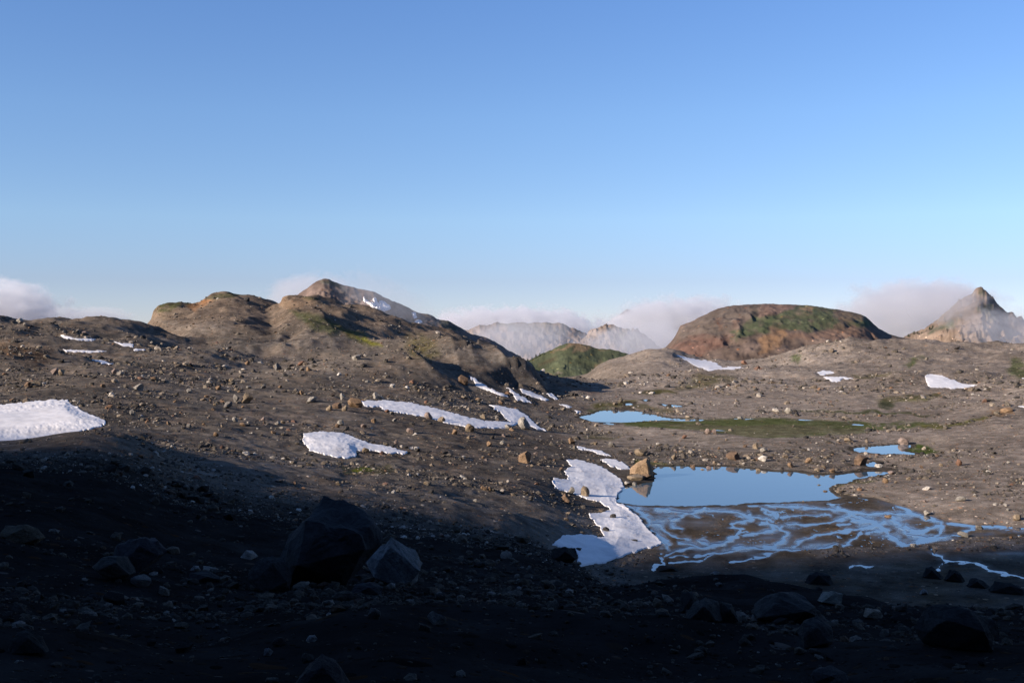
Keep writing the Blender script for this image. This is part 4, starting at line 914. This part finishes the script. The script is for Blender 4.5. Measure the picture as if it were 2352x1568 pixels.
# pointed boulder of the pond: own shape
GRP = 'boulders at the pond'
def hull_rock(name, pts, depth, seed, rough=.055, inset=.74, top=None):
    """closed rock from a front outline (x, z) with thickness, front and back faces inset; outline in -1..1 / 0..2"""
    import bmesh
    bm = bmesh.new(); rg = random.Random(seed)
    for x, z in pts: bm.verts.new((x, rg.uniform(-.6, .6), z))
    cxm = sum(p[0] for p in pts) / len(pts); czm = sum(p[1] for p in pts) / len(pts)
    for s in (-1, 1):
        for x, z in pts[(0 if s < 0 else 1)::2]: bm.verts.new((cxm + (x - cxm) * inset * rg.uniform(.9, 1.06), s * (1 + rg.uniform(-.3, .1)), czm + (z - czm) * inset * rg.uniform(.85, 1.05)))
    bmesh.ops.convex_hull(bm, input=bm.verts[:])
    bmesh.ops.delete(bm, geom=[v for v in bm.verts if not v.link_faces], context='VERTS')
    bmesh.ops.triangulate(bm, faces=bm.faces[:])
    bmesh.ops.subdivide_edges(bm, edges=bm.edges[:], cuts=5, use_grid_fill=True)
    for v in bm.verts:
        q = v.co * 2.4
        n_ = float(fbm(np.array([q.x + q.z * .6]), np.array([q.y - q.z * .5]), 3, seed)[0]); v.co *= (1 + rough * n_)
    me = bpy.data.meshes.new(name); bm.to_mesh(me); bm.free(); me.materials.append(M_rock); return me
def shape(name, outline, depth_seed, **kw):
    o = np.array(outline, float); u0, v0 = o.min(0); u1, v1 = o.max(0)
    pts = [((u - (u0 + u1) / 2) / ((u1 - u0) / 2), (v1 - v) / ((v1 - v0) / 2)) for u, v in outline]
    return hull_rock(name, pts, 1, depth_seed, **kw), (u0, v0, u1, v1)
me, bb = shape('boulder', A7([(920,640),(925,590),(960,560),(1010,515),(1060,500),(1085,520),(1100,580),(1110,650),(1100,668),(1000,660)]), 61, inset=.7)
B(*bb, (.22,.155,.10), 'large pointed tan boulder mirrored in the wide pond', mesh=me, rot=0, tilt=0, sink=.1)
B(1440,1092,1478,1104, TAN, 'cracked flat slab at the foot of the pointed boulder', sink=.15)
B(1470,1090,1500,1103, BRN, 'brown block under the right foot of the pointed boulder', sink=.15)

# the dark foreground: blocks with their own outlines
GRP = 'boulders in the shaded foreground'
SLAB = (.13,.14,.15); DK = (.024,.026,.030)  # DK is near black: foreground shade put into the block's colour
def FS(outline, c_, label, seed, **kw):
    if c_ not in (SLAB, DK): c_ = tuple(a * (.45 if max(c_) < .2 else .75) for a in c_)  # other block colours scaled down to carry the foreground shade
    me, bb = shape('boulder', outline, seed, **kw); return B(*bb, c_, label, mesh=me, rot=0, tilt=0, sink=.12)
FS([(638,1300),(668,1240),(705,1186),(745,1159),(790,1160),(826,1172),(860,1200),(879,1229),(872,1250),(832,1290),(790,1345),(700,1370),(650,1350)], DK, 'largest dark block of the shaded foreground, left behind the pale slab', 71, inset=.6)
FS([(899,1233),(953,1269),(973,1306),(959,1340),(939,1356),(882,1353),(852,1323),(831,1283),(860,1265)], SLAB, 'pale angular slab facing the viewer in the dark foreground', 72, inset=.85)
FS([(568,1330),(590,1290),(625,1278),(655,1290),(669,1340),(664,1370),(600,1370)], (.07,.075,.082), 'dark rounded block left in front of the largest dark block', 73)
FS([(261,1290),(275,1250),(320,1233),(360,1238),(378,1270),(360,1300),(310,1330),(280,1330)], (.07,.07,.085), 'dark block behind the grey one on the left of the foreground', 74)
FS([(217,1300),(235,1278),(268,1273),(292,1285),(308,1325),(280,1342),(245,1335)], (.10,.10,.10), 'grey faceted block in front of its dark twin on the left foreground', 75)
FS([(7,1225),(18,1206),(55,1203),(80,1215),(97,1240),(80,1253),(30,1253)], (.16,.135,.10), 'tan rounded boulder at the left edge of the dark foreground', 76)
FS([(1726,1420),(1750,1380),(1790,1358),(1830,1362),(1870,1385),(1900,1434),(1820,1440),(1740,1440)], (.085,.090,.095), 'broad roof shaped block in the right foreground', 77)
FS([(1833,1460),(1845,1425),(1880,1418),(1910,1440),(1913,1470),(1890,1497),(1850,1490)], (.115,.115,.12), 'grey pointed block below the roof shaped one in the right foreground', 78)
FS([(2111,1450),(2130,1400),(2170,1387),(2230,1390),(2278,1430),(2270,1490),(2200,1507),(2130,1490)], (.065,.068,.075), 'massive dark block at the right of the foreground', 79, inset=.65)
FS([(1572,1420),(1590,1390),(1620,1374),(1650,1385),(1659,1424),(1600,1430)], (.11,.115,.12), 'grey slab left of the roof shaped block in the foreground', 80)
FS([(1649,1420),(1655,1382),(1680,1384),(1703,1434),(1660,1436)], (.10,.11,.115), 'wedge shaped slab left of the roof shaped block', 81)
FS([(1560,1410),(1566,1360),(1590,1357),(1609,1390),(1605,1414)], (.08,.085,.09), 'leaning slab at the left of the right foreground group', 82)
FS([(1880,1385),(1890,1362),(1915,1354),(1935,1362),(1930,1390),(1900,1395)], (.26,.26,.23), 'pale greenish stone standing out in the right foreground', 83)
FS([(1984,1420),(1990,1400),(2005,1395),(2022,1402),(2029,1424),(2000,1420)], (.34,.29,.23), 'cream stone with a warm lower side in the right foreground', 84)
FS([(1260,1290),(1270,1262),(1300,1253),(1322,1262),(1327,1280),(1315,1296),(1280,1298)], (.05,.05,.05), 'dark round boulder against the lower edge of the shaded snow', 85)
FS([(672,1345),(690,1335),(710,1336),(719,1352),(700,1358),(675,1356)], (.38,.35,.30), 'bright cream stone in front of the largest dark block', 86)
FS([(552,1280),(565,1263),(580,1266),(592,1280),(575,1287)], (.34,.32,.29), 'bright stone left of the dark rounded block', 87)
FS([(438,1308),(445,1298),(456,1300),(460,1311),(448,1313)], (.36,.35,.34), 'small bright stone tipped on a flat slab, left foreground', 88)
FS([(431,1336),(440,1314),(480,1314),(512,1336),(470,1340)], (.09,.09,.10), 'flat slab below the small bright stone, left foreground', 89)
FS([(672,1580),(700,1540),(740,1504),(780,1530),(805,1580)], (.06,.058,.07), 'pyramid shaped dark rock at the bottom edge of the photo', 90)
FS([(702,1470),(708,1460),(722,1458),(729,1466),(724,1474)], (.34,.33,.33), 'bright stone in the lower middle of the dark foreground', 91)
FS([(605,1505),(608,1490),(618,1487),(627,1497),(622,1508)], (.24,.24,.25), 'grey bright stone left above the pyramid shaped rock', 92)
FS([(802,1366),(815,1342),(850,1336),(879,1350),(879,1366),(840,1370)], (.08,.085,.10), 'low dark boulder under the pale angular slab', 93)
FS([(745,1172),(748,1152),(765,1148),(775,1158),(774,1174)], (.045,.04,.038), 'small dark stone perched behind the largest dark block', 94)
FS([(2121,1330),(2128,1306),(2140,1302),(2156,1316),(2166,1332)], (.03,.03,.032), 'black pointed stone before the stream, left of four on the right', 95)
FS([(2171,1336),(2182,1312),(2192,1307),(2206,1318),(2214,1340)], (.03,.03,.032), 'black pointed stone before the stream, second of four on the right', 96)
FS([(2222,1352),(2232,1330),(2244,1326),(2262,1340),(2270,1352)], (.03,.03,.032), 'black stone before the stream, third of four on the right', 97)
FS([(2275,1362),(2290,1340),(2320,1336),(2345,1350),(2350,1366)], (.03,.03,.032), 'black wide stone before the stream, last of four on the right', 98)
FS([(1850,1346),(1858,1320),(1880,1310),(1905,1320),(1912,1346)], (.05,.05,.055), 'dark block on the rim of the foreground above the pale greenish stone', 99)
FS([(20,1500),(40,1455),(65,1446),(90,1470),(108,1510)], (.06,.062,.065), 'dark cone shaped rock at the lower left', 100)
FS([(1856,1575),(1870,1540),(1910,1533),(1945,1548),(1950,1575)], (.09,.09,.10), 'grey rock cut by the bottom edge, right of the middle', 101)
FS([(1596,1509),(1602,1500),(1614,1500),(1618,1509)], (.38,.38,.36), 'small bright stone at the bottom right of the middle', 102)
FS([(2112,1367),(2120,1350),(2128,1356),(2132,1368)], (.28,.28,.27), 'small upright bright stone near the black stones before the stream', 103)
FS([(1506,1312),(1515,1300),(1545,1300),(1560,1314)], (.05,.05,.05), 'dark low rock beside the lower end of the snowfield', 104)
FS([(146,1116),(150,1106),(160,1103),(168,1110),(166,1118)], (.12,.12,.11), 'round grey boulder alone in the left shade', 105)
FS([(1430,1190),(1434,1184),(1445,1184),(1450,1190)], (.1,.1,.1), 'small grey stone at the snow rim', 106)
print('named boulders', nb)
# middling boulders that nothing in particular tells apart: by ground they lie on
ZONES = [  # (polygon in frame units, how many, colours, label, group, size range in frame units)
 ([(380,870),(600,870),(700,900),(740,985),(620,1000),(460,990),(380,930)], 32, (TAN,GREY,PALE,BRN,ORG,PINK), ('boulder at the', 'the left boulder field'), 'boulders of the left boulder field', (7,13)),
 ([(750,840),(1060,890),(1120,925),(900,915),(760,905)], 18, (GREY,PALE,BRN,TAN), ('boulder at the', 'the slope above the long snow strip'), 'boulders above the long snow strip', (6,11)),
 ([(870,960),(960,965),(1180,1000),(1300,1060),(1280,1110),(1050,1080),(950,1010)], 26, (TAN,GREY,PALE,BRN,ORG,PINK), ('boulder at the', 'the slope below the long snow strip'), 'boulders below the long snow strip', (7,12)),
 ([(1250,990),(1400,1010),(1700,1010),(2050,1050),(1900,1068),(1500,1060),(1420,1040)], 24, (TAN,GREY,PINK,BRN,ORG,WHT), ('boulder at the', 'the gravel behind the wide pond'), 'boulders behind the wide pond', (6,11)),
 ([(2060,1060),(2340,1020),(2340,1180),(2150,1165),(2020,1130)], 18, (PALE,TAN,PINK,WHT,BRN), ('stone at the', 'the gravel bank right of the pond'), 'stones on the right bank', (6,12)),
 ([(10,1290),(640,1380),(1100,1380),(1500,1330),(2300,1400),(2300,1540),(20,1540)], 30, ((.02,.021,.024),(.018,.018,.02),(.028,.028,.032),(.033,.03,.028),(.15,.15,.15)), ('boulder at the', 'the shaded foreground'), 'loose boulders of the shaded foreground', (16,50)),  # near-black palette: foreground shade put into the boulder colours
]
rz = random.Random(5)
for P, n_, cs, lab, grp, (s0, s1) in ZONES:
    GRP = grp; PA = np.array(P); made = 0; tries = 0
    while made < n_ and tries < n_ * 60:
        tries += 1
        u, v = rz.uniform(PA[:, 0].min(), PA[:, 0].max()), rz.uniform(PA[:, 1].min(), PA[:, 1].max())
        if sdist(np.array([u]), np.array([v]), P)[0] > 0: continue
        s = s0 + (s1 - s0) * rz.random() ** 2.5
        if any(abs(u - a) < (d + s) * .55 and abs(v - b_) < (d + s) * .5 for a, b_, d, _ in PLACED): continue
        x, y, z, r = find(u, v); i_ = int(np.searchsorted(RR, r)); j_ = int(np.searchsorted(TH[:NV], math.atan2(x, y)))
        if SNOWMASK[min(i_, NR - 1), min(j_, NV - 1)] > .5 or WATER[min(i_, NR - 1), min(j_, NV - 1)] > .3: continue
        c_ = rz.choice(cs)
        if c_[0] > .29 and s > 22: c_ = cs[0]
        cn = {TAN: 'tan', GREY: 'grey', PALE: 'pale', BRN: 'brown', ORG: 'orange', PINK: 'pinkish', WHT: 'whitish'}.get(c_, 'pale' if c_[0] > .15 else ('black' if c_[0] < .022 else 'dark grey'))
        f1 = (u - PA[:, 0].min()) / np.ptp(PA[:, 0]); lo_, hi_ = PA[:, 1].min(), PA[:, 1].max()
        sz_ = 'small' if s < s0 + (s1 - s0) * .15 else ('middling' if s < s0 + (s1 - s0) * .5 else 'large')
        lb = f"{sz_} {cn} {lab[0]} {('left', 'middle', 'right')[min(int(f1 * 3), 2)]}, {'upper' if v < (lo_ + hi_) / 2 else 'lower'} part of {lab[1]}"
        B(u - s / 2, v - s * rz.uniform(.5, .8), u + s / 2, v, c_, lb); made += 1
print('boulders', nb)

# ------------------------------------------------------------------ loose stones: far too many to count, real geometry
def stones(n, seed, rlo, rhi, size, power, name, label, dens=None, low=False, dim=1.0, pale=1.0):
    rg = np.random.RandomState(seed)
    th = rg.uniform(-.50, .50, n * 2); r = np.exp(rg.uniform(math.log(rlo), math.log(rhi), n * 2))
    x, y = np.sin(th) * r, np.cos(th) * r
    i = np.clip(np.searchsorted(RR, r), 0, NR - 1); j = np.clip(np.searchsorted(TH[:NV], th), 0, NV - 1)
    ok = (SNOWMASK[i, j] < .5) & ((MARSH[i, j] < .4) | (rg.random_sample(n * 2) < .03)) & (WATER[i, j] < .3) & ((FLAT[i, j] < .3) | (BAR[i, j] > .6))
    cl = fbm(x / 11, y / 11, 3, seed + 5) + .35 * fbm(x / 60, y / 60, 2, seed + 8)
    ok &= rg.random_sample(n * 2) < np.clip(.34 + 1.0 * cl, .05, 1)
    if dens is not None: ok &= rg.random_sample(n * 2) < dens(x, y, r, UV_U[i, j], UV_V[i, j])
    x, y, r, th = x[ok][:n], y[ok][:n], r[ok][:n], th[ok][:n]; n = len(x)
    z = height(x, y)
    s = size * r / F * (1 + rg.pareto(power, n)).clip(1, 7) / 2           # half width in metres
    V0, F0 = ICO[1]; K = 10
    var = np.stack([rock_verts(V0, seed * 31 + k, 5, (.5, .85), 0) for k in range(K)])
    P = var[rg.randint(0, K, n)]                      # (n, nv, 3)
    sc3 = s[:, None] * np.stack([rg.uniform(.8, 1.3, n), rg.uniform(.7, 1.2, n), rg.uniform(.45, .95, n)], -1)
    P = P * sc3[:, None, :]
    a = rg.uniform(0, 6.283, n); ca, sa = np.cos(a)[:, None], np.sin(a)[:, None]
    px_, py_ = P[..., 0] * ca - P[..., 1] * sa, P[..., 0] * sa + P[..., 1] * ca
    tl = rg.uniform(-.35, .35, (n, 2)); pz = P[..., 2] + px_ * tl[:, :1] + py_ * tl[:, 1:]
    P = np.stack([px_ + x[:, None], py_ + y[:, None], pz + z[:, None] - .62 * sc3[:, 2:3]], -1)
    pal = np.array([(.05,.047,.045),(.075,.068,.06),(.11,.097,.083),(.15,.13,.105),(.19,.155,.12),(.24,.205,.165),(.33,.30,.265),(.5,.47,.43),(.20,.125,.08),(.17,.105,.08)])
    pr = np.array([.17,.22,.20,.14,.09,.07,.05*pale,.025*pale,.022*pale,.02]); pr /= pr.sum()
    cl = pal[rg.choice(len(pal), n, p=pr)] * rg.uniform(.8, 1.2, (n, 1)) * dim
    nv = len(V0); Fall = (F0[None] + (np.arange(n) * nv)[:, None, None]).reshape(-1, 3)
    me = mesh_np(name, P.reshape(-1, 3), Fall, np.repeat(cl, nv, 0), smooth=False)
    o = new_obj(name, me, M_stone, label, 'stones', kind='stuff'); return o
stones(50000, 11, 60, 330, 1.9, 2.0, 'scattered_stones', 'countless small stones strewn over the sunlit moraine slopes and gravel banks', pale=1.1, dens=lambda x, y, r, u, v: np.where((u > 1300) & (r > 215), .75, 1.0))
stones(9000, 13, 300, 520, 2.0, 2.8, 'hill_stones', 'pale specks of stones on the far moraine hills', dens=lambda x, y, r, u, v: np.full(x.shape, .6))
stones(17000, 12, 7, 72, 4.2, 1.9, 'shaded_stones', 'small dark rubble between the boulders of the shaded foreground', dim=.4, pale=.8)  # dim paints the foreground shade into the rubble's colours

# ------------------------------------------------------------------ conifers on the far crests
M_leaf, t, b = mat('conifer_needles'); b.inputs['Base Color'].default_value = (.035, .055, .03, 1); b.inputs['Roughness'].default_value = .9
M_bark, t, b = mat('conifer_bark'); b.inputs['Base Color'].default_value = (.07, .05, .035, 1); b.inputs['Roughness'].default_value = .95
def conifer_meshes(seed):
    rg = random.Random(seed); V, Fc = [], []
    for k in range(150):
        h = rg.random() ** .8; rad = (1 - h) * .30 + .02; a = rg.uniform(0, 6.283); q = rad * rg.uniform(.3, 1.15)
        c = Vector((math.cos(a) * q, math.sin(a) * q, .12 + h * .88)); s = .05 + .05 * (1 - h)
        d = Vector((math.cos(a), math.sin(a), -.5)) * s * 1.8; e = Vector((-math.sin(a), math.cos(a), rg.uniform(-.3, .3))) * s
        i = len(V); V += [c - d * .3 + e, c - d * .3 - e, c + d]; Fc.append((i, i + 1, i + 2))
    crown = mesh_np('crown', np.array([v[:] for v in V]), np.array(Fc), smooth=False); crown.materials.append(M_leaf)
    n = 6; V = [(.035 * math.cos(k * math.tau / n), .035 * math.sin(k * math.tau / n), -.05) for k in range(n)] + [(.008 * math.cos(k * math.tau / n), .008 * math.sin(k * math.tau / n), .9) for k in range(n)]
    trunk = mesh_np('trunk', np.array(V), np.array([(k, (k + 1) % n, n + (k + 1) % n, n + k) for k in range(n)])); trunk.materials.append(M_bark)
    return crown, trunk
CM = [conifer_meshes(k) for k in range(3)]
def tree(u, h_px, which, label, grp):
    th_, rr_, z_ = mts[which][1]; D = {'dome': 900, 'rpk': 1650, 'green': 720, 'peak': 1200}[which]
    th = ray(u, 700)[0]; i = int(np.argmin(abs(rr_ - D))); i = max(i - 1, 0); j = int(np.argmin(abs(th_ - th)))
    r = rr_[i]; o = bpy.data.objects.new('conifer_tree', None); col.objects.link(o)
    o.location = (math.sin(th) * r, math.cos(th) * r, float(z_[i, j]) - .3); s = h_px / F * r; o.scale = (s, s, s); o.rotation_euler = (0, 0, random.uniform(0, 6))
    o['label'] = label; o['category'] = 'tree'; o['group'] = grp
    c, tr = random.choice(CM)
    for nm, me in (('crown', c), ('trunk', tr)):
        p = bpy.data.objects.new(nm, me); col.objects.link(p); p.parent = o
for k_, (u, h) in enumerate(((2076,5),(2087,7),(2100,8),(2108,6),(2118,7),(2128,9),(2136,12),(2143,9),(2150,10),(2160,7),(2170,8))):
    tree(u, h, 'rpk', ('low dark conifer at the left end of', 'tiny dark conifer in the left half of', 'taller dark conifer in the right half of', 'dark conifer at the right end of')[min(k_ // 3, 3)] + ' the tree line below the right peak', 'conifers on the ridge right of the dome')
for k_, (u, h) in enumerate(((1200,7),(1212,9),(1222,8),(1231,10),(1240,9),(1249,6))):
    tree(u, h, 'green', ('leftmost', 'second', 'third', 'fourth and tallest', 'fifth', 'rightmost low')[k_] + ' dark conifer along the left shoulder of the green hill', 'conifers on the green hill')

# ------------------------------------------------------------------ low clouds and mist
def cloud(bb, D, depth, dens, label, seed, soft=.55, freq=2.2, stretch=(1, 1, 1), warp=.25, colr=(.89,.90,.935), name='cloud', contrast=.24, rot=0):
    """one bank of cloud: closed hull, density from noise thinning towards the hull"""
    u0, v0, u1, v1 = bb; a0, q0 = ray(u0, (v0 + v1) / 2); a1, _ = ray(u1, (v0 + v1) / 2)
    w_ = D * (math.tan(a1) - math.tan(a0)) ; h = D * (v1 - v0) / F; th = math.atan2(D * (math.tan(a1) + math.tan(a0)) / 2, D)
    zc = -D * ((v0 + v1) / 2 - HOR) / F
    V, Fc = ICO[3]
    me = mesh_np(name, V, Fc); o = new_obj(name, me, None, label, 'cloud', 'low clouds round the far mountains')
    o.location = (D * math.tan(th), D, zc); o.scale = (w_ / 2, depth / 2, h / 2); o.rotation_euler = (0, R(rot), 0)
    m = bpy.data.materials.new(name + '_vapour'); m.use_nodes = True; t = m.node_tree; t.nodes.clear(); L = t.links
    out = nd(t, 'ShaderNodeOutputMaterial'); pv = nd(t, 'ShaderNodeVolumePrincipled'); L.new(pv.outputs[0], out.inputs['Volume'])
    pv.inputs['Color'].default_value = (*colr, 1); pv.inputs['Anisotropy'].default_value = .2
    tc = nd(t, 'ShaderNodeTexCoord')
    ln = nd(t, 'ShaderNodeVectorMath', operation='LENGTH'); L.new(tc.outputs['Object'], ln.inputs[0])
    mp = nd(t, 'ShaderNodeMapping'); L.new(tc.outputs['Object'], mp.inputs[0]); mp.inputs['Scale'].default_value = stretch; mp.inputs['Location'].default_value = (seed * 1.7, seed * .9, seed)
    no = nd(t, 'ShaderNodeTexNoise', i_Scale=freq * 1.25, i_Detail=5.0, i_Roughness=.62, i_Distortion=warp); L.new(mp.outputs[0], no.inputs['Vector'])
    # inside where noise + falloff is positive
    e = math_(t, 'SUBTRACT', 1.0, ln.outputs['Value'])                   # 1 centre, 0 hull
    e = math_(t, 'MULTIPLY', e, soft)
    s = math_(t, 'ADD', math_(t, 'SUBTRACT', no.outputs[0], .5), math_(t, 'SUBTRACT', e, .12))
    d = ramp(t, s, [(0, 0), (contrast, 1)]); d.color_ramp.interpolation = 'EASE'
    L.new(math_(t, 'MULTIPLY', d.outputs[0], dens), pv.inputs['Density'])
    m.cycles.volume_step_rate = 1.0
    me.materials.append(m); return o
cloud((-180,628,180,800), 2600, 500, .014, 'pinkish grey cloud bank rising at the left edge of the photo', 1, .75, 2.0, (1.6,1,1))
cloud((60,695,330,770), 2600, 400, .006, 'low flat tail of cloud trailing right of the left cloud bank', 2, .8, 2.0, (2,1,1))
cloud((570,610,830,740), 1450, 200, .008, 'thin cap cloud lying against the left side of the brown peak', 3, .8, 1.6, (1.5,1,1), rot=-8)
cloud((720,625,1060,760), 1080, 160, .0032, 'wisp of cloud spilling down the right flank of the brown peak', 4, .75, 2.0, (2.4,1,1), rot=24)
cloud((860,690,1480,840), 2900, 700, .015, 'long grey cloud bank behind the misty hills in the middle', 5, .85, 2.4, (3.2,1,1))
cloud((1330,664,1800,860), 2500, 500, .017, 'tall grey cloud bank left of the domed mountain', 6, .9, 2.2, (2,1,1))
cloud((960,705,1400,880), 1500, 300, .0075, 'thin veil of mist in front of the misty hills', 7, .8, 2.0, (2,1,1), contrast=.3)
cloud((1270,715,1680,880), 1500, 300, .0085, 'patch of mist between the green hill and the domed mountain', 8, .8, 2.0, (2,1,1), contrast=.3)
cloud((1880,620,2330,830), 2300, 420, .012, 'billowing cloud between the domed mountain and the right peak', 9, .9, 1.9, (1.8,1,1))
cloud((2090,632,2275,765), 1480, 150, .011, 'thick puff of cloud against the left side of the right peak', 11, .8, 1.8, (1.5,1,1))
cloud((2150,690,2500,830), 1150, 160, .0075, 'mist drifting across the foot of the right peak', 10, .75, 2.2, (2,1,1), contrast=.25, rot=8)
print('objects', len(bpy.data.objects), 'tris', sum(len(o.data.loops) - 2 * len(o.data.polygons) for o in bpy.data.objects if o.type == 'MESH'))
